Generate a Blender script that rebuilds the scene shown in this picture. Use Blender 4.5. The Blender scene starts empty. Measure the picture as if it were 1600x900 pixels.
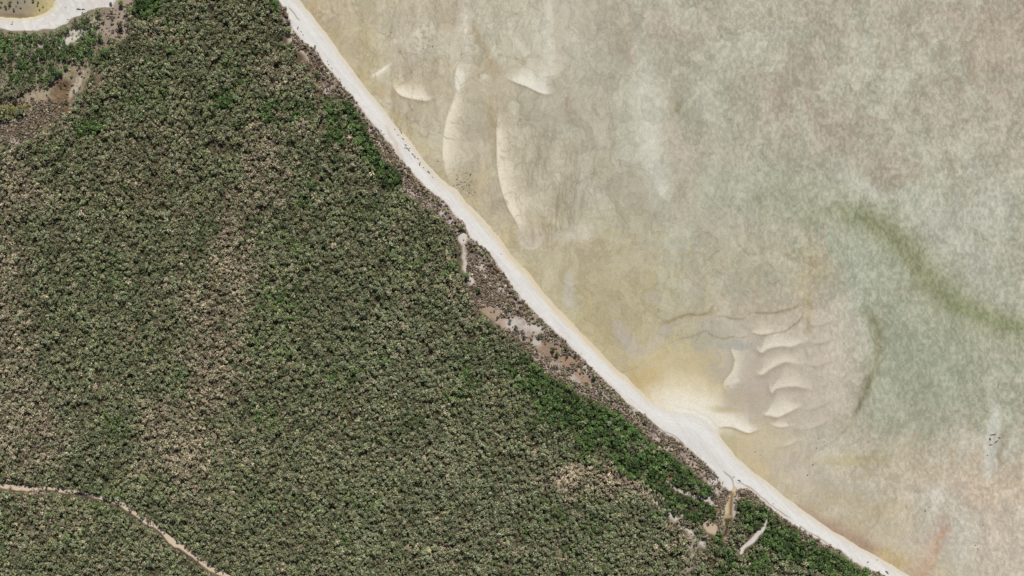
import bpy, math
import numpy as np
from mathutils import Vector

# ---------------------------------------------------------------- camera, sky, sun, exposure
scene = bpy.context.scene
COL = scene.collection
cam_data = bpy.data.cameras.new("camera")
cam = bpy.data.objects.new("camera", cam_data)
COL.objects.link(cam)
CAM_H = 2600.0
cam.location = (0.0, 0.0, CAM_H)
cam.rotation_euler = (0.0, 0.0, 0.0)
cam_data.sensor_width = 36.0
cam_data.lens = 36.0 * CAM_H / 1600.0          # 1600 m of coast across the frame: one photo pixel is one metre
cam_data.clip_start = 5.0
cam_data.clip_end = 40000.0
scene.camera = cam

SUN_EL, SUN_AZ = math.radians(50.0), math.radians(12.0)
world = bpy.data.worlds.new("World")
scene.world = world
world.use_nodes = True
wn = world.node_tree
wn.nodes.clear()
sky = wn.nodes.new("ShaderNodeTexSky")
sky.sky_type = 'NISHITA'
sky.sun_disc = False
sky.sun_elevation = SUN_EL
sky.sun_rotation = SUN_AZ
bg = wn.nodes.new("ShaderNodeBackground")
bg.inputs["Strength"].default_value = 0.045
wo = wn.nodes.new("ShaderNodeOutputWorld")
wn.links.new(sky.outputs[0], bg.inputs[0])
wn.links.new(bg.outputs[0], wo.inputs[0])

sun_data = bpy.data.lights.new("sun", 'SUN')
sun_data.energy = 3.85
sun_data.angle = math.radians(0.5)
sun_data.color = (1.0, 0.975, 0.935)
sun = bpy.data.objects.new("sun", sun_data)
COL.objects.link(sun)
sv = Vector((math.sin(SUN_AZ) * math.cos(SUN_EL), math.cos(SUN_AZ) * math.cos(SUN_EL), math.sin(SUN_EL)))
sun.rotation_euler = sv.to_track_quat('Z', 'Y').to_euler()
sun.location = sv * 800

scene.view_settings.view_transform = 'Standard'
scene.view_settings.look = 'None'
scene.view_settings.gamma = 1.0
scene.view_settings.exposure = 0.0
scene.render.engine = 'CYCLES'
scene.cycles.max_bounces = 5
scene.cycles.diffuse_bounces = 2
scene.cycles.transparent_max_bounces = 6
scene.cycles.use_denoising = False

GAIN = np.array((1.15, 1.15, 1.13)); GAIN_SEA = np.array((1.08, 1.05, .99))            # how bright a white level surface shows; photo tones are divided by it to get albedo
RNG = np.random.default_rng(7)
F = np.float32

# ---------------------------------------------------------------- noise and painting maths
def _hash(ix, iy, seed):
    n = (ix.astype(np.int64) * 374761393 + iy.astype(np.int64) * 668265263 + seed * 974634777) & 0xFFFFFFFF
    n = ((n ^ (n >> 13)) * 1274126177) & 0xFFFFFFFF
    n = n ^ (n >> 16)
    return (n & 0xFFFFFF).astype(F) / F(0xFFFFFF)

def vnoise(x, y, s, seed):
    x = x / s; y = y / s
    ix = np.floor(x); iy = np.floor(y)
    fx = (x - ix).astype(F); fy = (y - iy).astype(F)
    fx = fx * fx * (3 - 2 * fx); fy = fy * fy * (3 - 2 * fy)
    a = _hash(ix, iy, seed); b = _hash(ix + 1, iy, seed)
    c = _hash(ix, iy + 1, seed); d = _hash(ix + 1, iy + 1, seed)
    return (a + (b - a) * fx) * (1 - fy) + (c + (d - c) * fx) * fy

def fbm(x, y, s, octv, seed, gain=0.5):
    t = 0; amp = 1.0; tot = 0
    ca, sa = math.cos(0.6), math.sin(0.6)
    for i in range(octv):
        t = t + amp * vnoise(x, y, s, seed + i * 17)
        tot += amp; amp *= gain; s *= 0.5
        x, y = ca * x - sa * y + 31.7, sa * x + ca * y - 12.3
    return t / tot

def sstep(a, b, v):
    t = np.clip((v - a) / (b - a), 0, 1)
    return t * t * (3 - 2 * t)

def smooth(pts, n=4):
    """Catmull-Rom through the points, every coordinate (x, y, width...)"""
    P = np.array(pts, float)
    Q = np.vstack([2 * P[0] - P[1], P, 2 * P[-1] - P[-2]])
    out = []
    for i in range(1, len(Q) - 2):
        for k in range(n):
            t = k / n
            out.append(0.5 * ((2 * Q[i]) + (-Q[i-1] + Q[i+1]) * t + (2*Q[i-1] - 5*Q[i] + 4*Q[i+1] - Q[i+2]) * t*t
                              + (-Q[i-1] + 3*Q[i] - 3*Q[i+1] + Q[i+2]) * t**3))
    out.append(P[-1])
    return np.array(out)

def dist_line(X, Y, P):
    """distance to a polyline, signed side (+ = right of travel in the picture's frame), width there, travel 0..1"""
    best = np.full(X.shape, 1e9, F); side = np.ones(X.shape, F); W = np.zeros(X.shape, F); T = np.zeros(X.shape, F)
    n = len(P) - 1
    for i in range(n):
        ax, ay = P[i][0], P[i][1]; dx, dy = P[i+1][0] - ax, P[i+1][1] - ay
        L = dx * dx + dy * dy + 1e-9
        t = np.clip(((X - ax) * dx + (Y - ay) * dy) / L, 0, 1)
        ex = X - (ax + t * dx); ey = Y - (ay + t * dy)
        d = np.sqrt(ex * ex + ey * ey)
        m = d < best
        best = np.where(m, d, best)
        side = np.where(m, np.sign(dx * ey - dy * ex), side)
        if len(P[i]) > 2:
            W = np.where(m, P[i][2] + t * (P[i+1][2] - P[i][2]), W)
        T = np.where(m, (i + t) / n, T)
    return best, side, W, T

def poly_sdf(X, Y, P):
    """positive inside"""
    Pc = np.vstack([P, P[:1]])
    d = np.full(X.shape, 1e9, F); ins = np.zeros(X.shape, bool)
    for i in range(len(Pc) - 1):
        ax, ay = Pc[i][0], Pc[i][1]; bx, by = Pc[i+1][0], Pc[i+1][1]
        dx, dy = bx - ax, by - ay
        t = np.clip(((X - ax) * dx + (Y - ay) * dy) / (dx*dx + dy*dy + 1e-9), 0, 1)
        d = np.minimum(d, np.hypot(X - (ax + t*dx), Y - (ay + t*dy)))
        if ay != by:
            c = ((ay > Y) != (by > Y)) & (X < dx * (Y - ay) / dy + ax)
            ins ^= c
    return np.where(ins, d, -d).astype(F)

# the traced coast, in photo pixels = metres (x right, y down from the top left corner)
SHORE = np.array([(-1100,-1800),(350,-190),(440,-42),(467,0),(482,17),(500,40),(517,62),(540,95),(560,122),(582,150),(602,175),
 (622,200),(645,226),(662,250),(685,275),(700,289),(715,297),(730,317),(747,335),(765,353),(781,373),(800,399),(825,425),
 (850,457),(872,482),(897,507),(920,532),(940,552),(960,573),(985,595),(1007,616),(1026,632),(1042,641),(1060,643),(1082,646),(1104,657),(1120,674),
 (1133,693),(1151,714),(1170,731),(1195,750),(1225,775),(1255,797),(1290,822),(1330,847),(1370,870),(1400,887),(1430,905),
 (1520,960),(1900,1240),(3400,2900)], float)
SEA_POLY = np.vstack([SHORE, [(9000, 3000), (9000, -9000), (-1100, -9000)]])
LAGOON = np.array([(88,-140),(92,-40),(86,0),(82,12),(72,20),(57,26),(32,29),(12,28),(-30,24),(-150,30),(-300,-20),(-260,-160)], float)
SAND_IN = np.array([(-1300,-1850),(300,-190),(412,-42),(435,0),(442,12),(454,32),(459,47),(472,65),(495,80),(505,97),(525,120),
 (541,142),(558,160),(575,185),(590,202),(607,222),(625,245),(642,267),(662,291),(692,312),(710,335),(727,352),(733,371),(742,374),
 (765,395),(782,420),(800,447),(815,465),(840,492),(870,520),(895,545),(922,571),(950,600),(975,625),(1015,655),(1050,685),
 (1078,703),(1098,720),(1117,737),(1128,758),(1138,768),(1152,764),(1168,763),(1190,780),(1210,799),(1235,817),(1275,842),
 (1310,857),(1337,880),(1365,892),(1385,902),(1470,960),(1800,1240),(3200,2900)], float)
DUNE_POLY = np.vstack([SAND_IN, [(-9000, 9000), (-9000, -9000)]])
FOREST_EDGE = np.array([(-1400,-1800),(200,-160),(412,-30),(428,-6),(440,10),(445,45),(450,68),(470,85),(490,108),(500,122),(503,150),(528,150),(550,162),
 (568,185),(582,215),(602,250),(625,272),(632,298),(655,318),(690,340),(708,362),(722,385),(722,420),(735,455),(745,482),(785,515),
 (826,545),(838,566),(868,592),(905,612),(945,632),(985,655),(1010,677),(1040,702),(1078,733),(1108,758),(1118,775),(1118,800),(1128,830),
 (1134,850),(1140,830),(1142,806),(1149,792),(1158,780),(1175,778),(1195,790),(1213,806),(1242,824),(1280,850),(1312,866),(1340,886),(1375,900),(1440,950),(1780,1240),(3150,2900)], float)
FOREST_POLY = np.vstack([FOREST_EDGE, [(-9000, 9000), (-9000, -9000)]])
# the clearings round the top left lagoon
LAGOON_BANK = np.array([(-300,48),(0,46),(25,49),(60,50),(90,45),(105,39),(122,27),(142,18),(163,13),(183,13),(197,6),(208,-8),(214,-60),(200,-300),(-400,-300)], float)
CLEAR_A = np.array([(28,152),(50,142),(82,131),(105,110),(122,98),(138,100),(142,120),(130,140),(118,160),(110,175),(95,186),
 (75,203),(57,214),(38,224),(-30,232),(-30,196),(0,192),(20,190),(45,178),(52,170),(40,166),(0,164),(-20,156)], float)
CLEAR_B = np.array([(150,48),(165,33),(172,18),(185,2),(205,-14),(212,0),(200,18),(198,40),(202,56),(188,64),(168,58),(152,60)], float)
TRACK = smooth([(-140,742,3.0),(-20,757,3.0),(0,759,2.6),(37,762,4.0),(60,764,2.4),(82,764,2.4),(110,768,3.0),(130,770,2.4),(155,777,3.0),(175,783,2.4),
 (192,790,3.6),(212,802,3.0),(232,815,4.4),(250,827,2.6),(265,841,4.4),(287,856,4.4),(307,872,3.4),(332,888,4.0),(360,902,3.4),(420,940,3.0),(520,1000,3)], 3)
CREEK = smooth([(1149,762,2),(1146,772,3),(1141,785,4.5),(1138,800,6),(1135,814,5),(1134,826,3.2),(1132,838,2),(1131,846,1)], 3)
SAND_SPUR = smooth([(1199,808,1),(1193,822,2.6),(1181,835,4.2),(1171,847,3),(1161,857,3.4),(1156,868,1.2)], 3)
TRACK2 = smooth([(1040,752,1.5),(1058,763,2.4),(1078,773,2.6),(1095,778,2.2),(1112,786,3)], 3)

def lin(c):
    c = np.asarray(c, float) / 255.0
    return np.where(c <= 0.04045, c / 12.92, ((c + 0.055) / 1.055) ** 2.4)

class Canvas:
    def __init__(s, xs, ys):
        s.xs, s.ys = xs, ys
        s.X, s.Y = np.meshgrid(xs.astype(F), ys.astype(F))
        s.C = np.zeros(s.X.shape + (3,), F); s.H = np.zeros(s.X.shape, F); s.B = np.zeros(s.X.shape, F)
        n1 = fbm(s.X, s.Y, 14, 2, 901) - .5; n2 = fbm(s.X, s.Y, 14, 2, 902) - .5
        m1 = fbm(s.X, s.Y, 60, 4, 903) - .5; m2 = fbm(s.X, s.Y, 60, 4, 904) - .5
        s.N = fbm(s.X, s.Y, 11, 3, 905) - .5
        s.W = {0: (0, 0), 1: (n1 * 6, n2 * 6), 2: (m1 * 30 + n1 * 3, m2 * 30 + n2 * 3), 3: (m1 * 70 + n1 * 8, m2 * 70 + n2 * 8)}
    def box(s, x0, x1, y0, y1):
        i0, i1 = np.searchsorted(s.xs, (x0, x1)); j0, j1 = np.searchsorted(s.ys, (y0, y1))
        return slice(j0, j1), slice(i0, i1)
    def xy(s, b, warp):
        X, Y = s.X[b], s.Y[b]
        if warp:
            wx, wy = s.W[warp]; X = X + wx[b]; Y = Y + wy[b]
        return X, Y
    def mix(s, b, a, col):
        a = np.clip(a, 0, 1)[..., None]
        s.C[b] = s.C[b] * (1 - a) + np.array(col, F) * a
    def fill(s, a, col):
        s.mix((slice(None), slice(None)), a, col)
    def blob(s, x, y, rx, ry, rot, col, a, warp=2, soft=0.6, h=0, grain=0, gs=10):
        R = max(rx, ry) * 1.7 + 30
        b = s.box(x - R, x + R, y - R, y + R)
        X, Y = s.xy(b, warp)
        c, t = math.cos(math.radians(rot)), math.sin(math.radians(rot))
        u = ((X - x) * c + (Y - y) * t) / rx; v = (-(X - x) * t + (Y - y) * c) / ry
        m = sstep(1 + soft, 1 - soft, np.hypot(u, v) * (1 + s.N[b] * (0, .5, 1.5, 2.0)[warp]))
        if grain: m = m * np.clip(1 - grain + 2 * grain * fbm(X, Y, gs, 3, int(x + y)), 0, 1.3)
        s.mix(b, m * a, col)
        if h: s.H[b] += h * m
    def line(s, pts, col, a, w=3, warp=1, h=0, fade=True, hard=False):
        P = smooth(pts, 4); k = P[:, 2].max() if P.shape[1] > 2 else w
        R = 3 * k + 20
        b = s.box(P[:,0].min() - R, P[:,0].max() + R, P[:,1].min() - R, P[:,1].max() + R)
        X, Y = s.xy(b, warp)
        d, sd, W, T = dist_line(X, Y, P)
        if P.shape[1] < 3: W = w
        m = sstep(W + 1.2, W - 1.2, d) if hard else np.exp(-(d / np.maximum(W, .3)) ** 2)
        if fade: m = m * sstep(0, .15, T) * sstep(1, .85, T)
        s.mix(b, m * a, col)
        if h: s.H[b] += h * m
    def crest(s, pts, side, reach, col, a, edge=1.2, warp=0, h=0.0, lee=None, leew=4, leea=.5, taper=.32):
        """a submerged sand bar: sharp slip face along the line, easing down over reach metres on the other side"""
        P = smooth(pts, 5); R = reach * 2.2 + 10
        b = s.box(P[:,0].min() - R, P[:,0].max() + R, P[:,1].min() - R, P[:,1].max() + R)
        X, Y = s.xy(b, warp)
        d, sd, W, T = dist_line(X, Y, P)
        d = d * sd * side
        if P.shape[1] > 2: reach = reach * np.maximum(W, .05)
        ends = sstep(0, taper, T) * sstep(1, 1 - taper, T)
        # past either end of the line the nearest point is the end itself: T=0 or 1 there, so ends fades it out
        r = reach * (0.25 + .75 * ends)
        m = np.where(d > 0, .35 * np.exp(-(d / (1.7 * r)) ** 2) + .65 * np.exp(-(d / (.8 * r)) ** 2), np.exp(-(d / edge) ** 2)) * (ends ** .6)
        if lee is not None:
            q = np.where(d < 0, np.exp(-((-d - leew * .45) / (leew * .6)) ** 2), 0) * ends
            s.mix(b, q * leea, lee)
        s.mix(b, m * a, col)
        s.B[b] = np.maximum(s.B[b], m)
        if h: s.H[b] += h * m

def axis(lo, hi, step, far):
    core = np.arange(lo, hi + step * .5, step)
    out = []; d = step; p = 0
    while p < far:
        d = min(d * 1.35, 400); p += d; out.append(p)
    out = np.array(out)
    return np.concatenate([lo - out[::-1], core, hi + out])

G = Canvas(axis(-50, 1650, 1.25, 6500), axis(-45, 945, 1.25, 6500))
X, Y = G.X, G.Y
w1x, w1y = G.W[1]
D_sea = -poly_sdf(X + w1x * .45, Y + w1y * .45, SEA_POLY)                                   # + on land
D_lag = -poly_sdf(X, Y, LAGOON)
D_sand = poly_sdf(X + w1x * .6, Y + w1y * .6, DUNE_POLY)               # + where plants begin
D_bank = poly_sdf(X + w1x, Y + w1y, LAGOON_BANK)                     # + on the lagoon's sand
D_for = poly_sdf(X + w1x * 1.2, Y + w1y * 1.2, FOREST_POLY)
D_ca = poly_sdf(X + w1x * 1.3, Y + w1y * 1.3, CLEAR_A)
D_cb = poly_sdf(X + w1x * 1.5, Y + w1y * 1.5, CLEAR_B)
D_w = np.minimum(D_sea, D_lag)

# ---------------------------------------------------------------- the sea bed's own colours
n_big = fbm(X, Y, 210, 4, 11); n_mid = fbm(X, Y, 55, 4, 23); n_sm = fbm(X, Y, 13, 3, 37); n_ti = fbm(X, Y, 4.2, 2, 41)
wx2, wy2 = G.W[2]
streak = fbm((X + wx2) * 2.2, (Y + wy2) * .8, 40, 4, 51)
G.C[:] = np.array((193, 183, 161), F)
east = sstep(760, 1250, X + .35 * (450 - Y) + wx2 * 2)
G.fill(east * .75, (176, 176, 156))
south = sstep(560, 760, Y + wy2 * 2 - (X - 1200) * .12)
G.fill(south * .85, (197, 184, 162))
G.fill(sstep(.52, .68, n_big) * .25, (178, 179, 156))
G.fill(sstep(.48, .34, n_big) * .25, (189, 173, 154))
G.fill(sstep(.55, .72, n_mid) * (.35 - .17 * east), (197, 191, 173))
G.fill(sstep(.45, .3, n_mid) * .2, (178, 167, 143))
G.fill(sstep(.55, .7, streak) * .16, (198, 195, 180))
G.fill(sstep(.45, .32, streak) * .13, (182, 169, 148))
# near shore: olive yellow film of algae
def contour(v, k, w):
    gy, gx = np.gradient(v, G.ys.astype(F), G.xs.astype(F))
    return np.exp(-((v - k) / (np.hypot(gx, gy) + 1e-5) / w) ** 2)
near = np.exp(-np.clip(-D_sea, 0, 400) / 55)
G.fill(near * .68 * (D_sea < 0), (192, 175, 130))
G.blob(960, 470, 130, 80, 42, (184, 171, 131), .75, 3)
G.blob(900, 400, 70, 60, 30, (184, 172, 135), .5, 3)
G.blob(1010, 430, 80, 45, -20, (184, 172, 135), .4, 3)
G.blob(1070, 470, 50, 40, 0, (186, 173, 136), .5, 3)
G.blob(1235, 400, 75, 60, 40, (190, 174, 144), .55, 3)
G.blob(1265, 440, 22, 55, 10, (184, 167, 128), .55, 2)
G.blob(1130, 420, 60, 40, 0, (190, 178, 150), .4, 3)
G.blob(560, 50, 70, 45, 50, (184, 170, 128), .5, 3)
G.blob(500, 18, 26, 10, 55, (183, 150, 105), .6, 2)
G.blob(600, 150, 14, 22, -50, (178, 146, 98), .6, 2)
G.blob(575, 128, 16, 12, 50, (190, 172, 120), .6, 2)
G.blob(640, 210, 12, 30, -40, (196, 177, 126), .5, 1)
G.blob(660, 232, 7, 14, -10, (203, 181, 122), .7, 1)
G.blob(745, 285, 15, 30, 0, (196, 180, 126), .6, 1)
G.blob(640, 60, 35, 60, 15, (194, 181, 168), .45, 2)
G.blob(690, 40, 30, 60, 0, (190, 184, 163), .4, 2)
G.blob(672, 180, 25, 40, 10, (186, 182, 165), .5, 2)
G.blob(735, 220, 22, 60, 5, (184, 178, 164), .6, 2)
G.blob(770, 320, 22, 35, -20, (184, 174, 158), .6, 1)
G.blob(860, 240, 40, 80, 0, (186, 178, 163), .4, 2)
G.blob(925, 230, 45, 90, 10, (180, 180, 160), .5, 2)
G.blob(830, 170, 50, 30, 0, (188, 178, 156), .4, 2)
# plates of paler sand, darker runnels round the top bars
G.blob(800, 50, 62, 52, 12, (197,194,174), .85, 1, .25, h=.2)
G.blob(770, 22, 26, 22, 0, (193, 190, 170), .5, 1, .3)
G.line([(858,-20,12),(858,40,12),(862,90,13),(850,140,10)], (209,203,190), .85, warp=1, h=.2)
G.line([(732,-30,10),(727,0,10),(726,40,10),(732,80,11),(722,118,9),(712,150,6)], (213,207,192), .9, warp=1, h=.15)
G.line([(712,0,5),(712,40,6),(714,80,5),(706,120,4)], (188,170,148), .6)
G.line([(736,35,4),(745,58,6),(760,78,7),(768,105,9),(785,122,6)], (181,163,134), .9)
G.line([(872,-10,7),(876,60,7),(880,120,7),(890,160,9),(900,200,12)], (183,166,145), .6, warp=2)
G.line([(775,84,2.5),(800,90,2),(815,92,2)], (178,160,132), .7)
G.line([(818,112,5),(819,98,5),(822,88,3),(835,88,2),(852,90,2)], (184,165,138), .8)
G.line([(800,0,8),(795,30,6),(760,10,8)], (184,175,148), .4)
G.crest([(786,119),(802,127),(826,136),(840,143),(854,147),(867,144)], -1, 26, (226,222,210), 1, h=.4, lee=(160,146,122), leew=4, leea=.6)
G.crest([(798,122),(806,127),(818,131)], -1, 7, (226,221,206), .7)
G.line([(846,112,5),(841,128,5),(843,140,4)], (216,213,204), .7, warp=0)
G.crest([(716,95,.6),(712,118,1),(713,138,.8),(718,146,.3)], -1, 15, (221,217,206), 1.0, h=.35)
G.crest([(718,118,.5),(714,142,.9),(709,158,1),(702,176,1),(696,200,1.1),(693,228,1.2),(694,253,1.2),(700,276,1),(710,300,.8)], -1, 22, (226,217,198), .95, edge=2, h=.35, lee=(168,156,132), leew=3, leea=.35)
G.line([(770,150,6),(764,172,7),(769,195,5),(774,225,3),(775,255,2)], (181,164,126), .85)
G.line([(776,183,1.6),(800,184,1.6),(822,187,2),(850,190,2)], (172,156,130), .55)
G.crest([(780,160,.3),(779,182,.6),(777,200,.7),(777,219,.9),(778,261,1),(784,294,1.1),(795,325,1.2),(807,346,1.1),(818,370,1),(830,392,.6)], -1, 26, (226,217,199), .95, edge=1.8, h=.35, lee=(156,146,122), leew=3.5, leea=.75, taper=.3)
G.blob(829, 372, 23, 20, 30, (202,191,172), .9, 1, .25, h=.15)
G.crest([(808,372),(818,386),(832,390),(846,380),(850,362)], -1, 7, (205,196,180), .6, lee=(180,168,138), leew=4, leea=.4)
G.crest([(576,122,.5),(588,114,1),(600,106,1),(616,96,.5)], 1, 8, (230,222,205), 1, h=.2)
G.crest([(612,124,.6),(618,140,.8),(629,150,1),(650,155,1),(668,157,.8),(680,150,.4)], -1, 24, (229,220,203), 1.0, h=.4, lee=(176,160,126), leew=5, leea=.5)
G.crest([(590,170),(585,150),(600,130)], 1, 12, (206,196,176), .4)
G.line([(563,40,3),(558,70,4),(548,90,5),(540,110,3)], (196,184,160), .5)
G.blob(548, 100, 22, 9, -30, (200,188,160), .6, 1)
G.blob(555, 62, 24, 9, -55, (198,186,158), .5, 2)
G.blob(530, 20, 26, 22, 50, (197,180,158), .65, 2, .5, 0, .5, 6)
G.line([(512,8,5),(528,30,6),(545,50,4)], (198,184,166), .6, warp=2)
G.blob(625, 165, 9, 20, -50, (203,196,182), .7, 1)
for P_ in ([(588,20,5),(596,50,7),(590,80,6)],[(648,10,6),(660,45,9),(655,90,7)],[(780,10,5),(790,40,8),(812,70,7),(835,88,4)],[(900,30,6),(905,80,8),(896,130,6)],[(690,60,4),(695,90,6),(688,120,5)],[(940,130,7),(948,180,9),(940,230,8)],[(862,190,5),(868,240,7),(874,290,5)]): G.line(P_, (208,202,186), .5, warp=2)
# white shelly mottles
for (x, y, rx, ry) in ((660,60,18,32),(630,118,12,8),(604,160,12,9),(512,20,22,14),(750,120,14,8),(640,180,9,20),(729,285,14,22)):
    b = G.box(x-40, x+40, y-50, y+50); Xb, Yb = G.X[b], G.Y[b]
    g = sstep(1.3, .5, np.hypot((Xb-x)/rx, (Yb-y)/ry)); n = fbm(Xb, Yb, 4.5, 2, 400 + x)
    G.mix(b, g * sstep(.55, .7, n) * .6, (216,209,192)); G.mix(b, g * sstep(.42, .3, n) * .6, (140,128,106))
G.line([(613,35,1),(611,50,1.2),(606,60,1)], (130,116,96), .6); G.line([(672,20,1),(670,32,1)], (138,124,100), .5)
# thin dark veins on the flat between the bars and the shelf
vein = np.abs(fbm((X + wx2) * 1.6, (Y + wy2) * .75, 34, 3, 77) - .5)
vz = sstep(880, 700, X) * sstep(430, 300, Y) + .8 * np.exp(-((X - 910) / 110) ** 2 - ((Y - 290) / 130) ** 2)
nb_ = 1 - .9 * G.B
pl = fbm((X + wx2) * 1.9, (Y + wy2) * .7, 30, 4, 79); pz = np.clip(.8 * vz + .10 * east, 0, 1) * nb_
G.fill(sstep(.50, .56, pl) * pz * .32, (198, 193, 178))
G.fill(sstep(.44, .38, pl) * pz * .30, (180, 166, 144))
G.fill(contour(pl, .5, 1.0) * pz * .5, (156, 144, 120))
vz2 = np.exp(-(((X - 860) / 75) ** 2 + ((Y - 290) / 110) ** 2) ** 1.5)
vn = fbm((X + wx2 * .6 + w1x * .5) * 2.6, (Y + wy2 * .6 + w1y) * .62, 40, 3, 177)
for k_ in (.36, .43, .5, .57, .64): G.fill(contour(vn, k_, .9) * np.clip(vz2 + .35 * pz, 0, 1) * .5 * nb_, (152, 138, 116))
G.fill(sstep(.018, .004, vein) * np.clip(vz, 0, 1) * .5, (158, 145, 122))
pl2 = fbm((X + wx2) * 1.2, (Y + wy2) * .9, 70, 5, 80)
G.fill(sstep(.545, .56, pl2) * .30 * nb_, (194, 190, 173)); G.fill(sstep(.46, .44, pl2) * .26 * nb_, (182, 169, 147))
for k_ in (.46, .55): G.fill(contour(pl2, k_, 1.1) * .38 * nb_, (160, 149, 125))
vein2 = np.abs(fbm(X + wx2 + 500, Y + wy2, 80, 4, 78) - .5)
G.fill(sstep(.012, .003, vein2) * .22 * (X > 860), (160, 152, 124))
# pale run out from the north and the pink bank beside it
G.line([(1000,90,6),(1004,150,9),(1014,200,13),(1022,245,12),(1030,285,14),(1046,312,14)], (208,204,191), .9, warp=2, h=.3)
G.blob(1018, 200, 26, 120, -6, (200,196,181), .8, 1)
G.line([(998,40,10),(1000,120,12),(990,200,8)], (192,190,172), .5, warp=2)
G.blob(1062, 235, 16, 42, -12, (187,168,150), .55, 2); G.blob(1070, 290, 24, 22, 0, (184,168,146), .5, 2)
G.blob(1058, 168, 5, 10, 10, (160,144,112), .6, 1)
G.blob(1050, 50, 34, 22, 30, (192,172,158), .55, 2, .6, 0, .4, 9)
G.blob(985, 60, 8, 50, 0, (184,166,148), .5, 2)
G.blob(1240, 130, 36, 58, 20, (184,165,147), .5, 3); G.blob(1310, 195, 44, 52, -40, (184,164,146), .6, 3)
G.blob(1385, 265, 34, 30, 0, (182,162,144), .45, 3); G.blob(1290, 50, 28, 50, 0, (184,168,150), .4, 3)
G.blob(1560, 60, 90, 70, 20, (182,160,138), .55, 3); G.blob(1460, 20, 90, 34, 0, (184,168,150), .4, 3)
G.blob(1340, 285, 44, 14, 35, (194,190,178), .7, 2); G.blob(1420, 320, 50, 14, 40, (188,184,170), .5, 3)
G.blob(1480, 360, 60, 30, 45, (187,185,170), .5, 3); G.blob(1540, 430, 60, 22, 35, (188,186,172), .5, 3)
G.blob(1540, 320, 30, 50, 0, (186,184,172), .35, 3); G.blob(1160, 290, 90, 36, 0, (180,182,160), .4, 3)
G.blob(1270, 330, 60, 22, 10, (170,166,140), .5, 3)
# sage green deep to the east
G.blob(1440, 580, 160, 100, 20, (164,168,142), .75, 3, .7)
G.blob(1380, 420, 60, 80, -30, (168,172,148), .6, 3)
G.blob(1330, 400, 30, 60, -10, (176,180,160), .5, 2)
G.line([(1130,296,20),(1200,296,30),(1270,312,34),(1350,352,40),(1420,405,44),(1470,470,46),(1540,510,40),(1620,530,40),(1720,550,40)], (168,168,140), .55, warp=2)
G.line([(1280,316,9),(1330,334,17),(1370,352,18),(1405,376,19),(1436,412,20),(1458,442,21),(1492,472,19),(1540,494,17),(1600,514,18),(1720,540,20)], (148,150,112), .85, warp=1)
G.line([(1345,345,5),(1385,368,6),(1414,392,8),(1432,425,9),(1452,452,10)], (146,144,106), .5, warp=1)
G.line([(1470,470,5),(1510,484,6),(1550,500,5),(1600,514,6),(1700,540,6)], (144,150,106), .55, warp=1)
G.line([(1335,478,10),(1368,505,9),(1374,545,8),(1362,580,8),(1352,606,7),(1342,636,5),(1330,662,4)], (148,144,112), .8, warp=1)
G.line([(1345,560,3),(1350,590,5),(1358,600,4),(1344,632,3),(1338,650,2)], (136,126,96), .65, warp=1)
G.line([(1330,655,3),(1305,690,3),(1276,712,4),(1262,742,3)], (164,154,124), .5, warp=2)
G.blob(1320, 520, 20, 50, 0, (186,188,174), .6, 2); G.blob(1340, 560, 9, 40, 0, (192,188,174), .5, 2)
# the bar field off the spit
G.blob(1235, 560, 105, 92, 10, (199,185,166), .9, 1, .45); G.blob(1170, 590, 60, 60, 0, (188,175,160), .7, 1, .5)
G.blob(1290, 600, 45, 80, 15, (199,186,168), .6, 1); G.blob(1300, 490, 30, 34, 0, (194,180,164), .5, 2)
G.blob(1130, 480, 70, 24, -8, (190,178,155), .6, 2); G.blob(1200, 475, 60, 18, -5, (194,180,158), .5, 2)
G.blob(1130, 512, 46, 14, 0, (190,180,164), .55, 1); G.blob(1150, 540, 30, 8, 0, (178,174,164), .8, 1)
G.blob(1150, 560, 10, 28, 0, (178,172,162), .6, 1)
G.line([(1262,455,7),(1264,480,7),(1263,505,6),(1262,525,3)], (182,167,132), .7)
G.blob(990, 545, 12, 34, -48, (184,174,160), .7, 1); G.blob(972, 520, 10, 28, -30, (188,178,168), .6, 1)
G.blob(1030, 530, 9, 34, 40, (186,176,162), .8, 1); G.blob(890, 455, 9, 30, -5, (190,182,168), .8, 1, .3)
G.blob(885, 472, 7, 9, 0, (204,196,180), .5, 1, .4, 0, .5, 4); G.blob(960, 485, 9, 7, 0, (194,182,162), .5, 1)
G.blob(1022, 465, 12, 10, 0, (192,182,168), .6, 1); G.blob(850, 430, 22, 14, -40, (192,180,156), .5, 2)
G.blob(880, 370, 20, 9, 0, (196,188,170), .7, 1); G.blob(905, 362, 18, 14, 0, (198,190,174), .6, 1)
G.blob(1085, 440, 12, 30, 30, (192,182,168), .4, 2)
G.line([(1030,510,2),(1050,500,3),(1075,493,2.4),(1100,490,2),(1110,484,3),(1119,470,3)], (160,144,104), .75)
G.line([(1108,494,1.6),(1129,494,1.6),(1145,498,2),(1161,498,2),(1174,489,1.6),(1190,489,2),(1210,489,1.8),(1226,485,2.2),(1243,480,2.6),(1258,472,2.4)], (158,142,112), .75, warp=0)
G.line([(1040,540,1.4),(1060,530,1.6),(1080,526,1.8),(1103,517,1.4),(1109,522,1.4),(1129,529,1.6),(1145,526,1.6),(1161,527,1.6),(1174,522,1.4)], (160,146,122), .7, warp=0)
G.line([(1174,521,1.2),(1194,524,1.6),(1213,520,1.6),(1226,518,1.8),(1239,509,1.6),(1251,499,1.6),(1257,486,1.4)], (156,142,120), .8, warp=0)
for (x, y, rx, ry, a) in ((1170,492,12,5,.4),(1225,500,24,7,.4),(1205,580,30,7,.3),(1240,625,40,8,.35),(1225,560,26,6,.35)):
    G.blob(x, y, rx, ry, -8, (200,188,168), a, 1)
LEE = (166,150,130)
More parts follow.
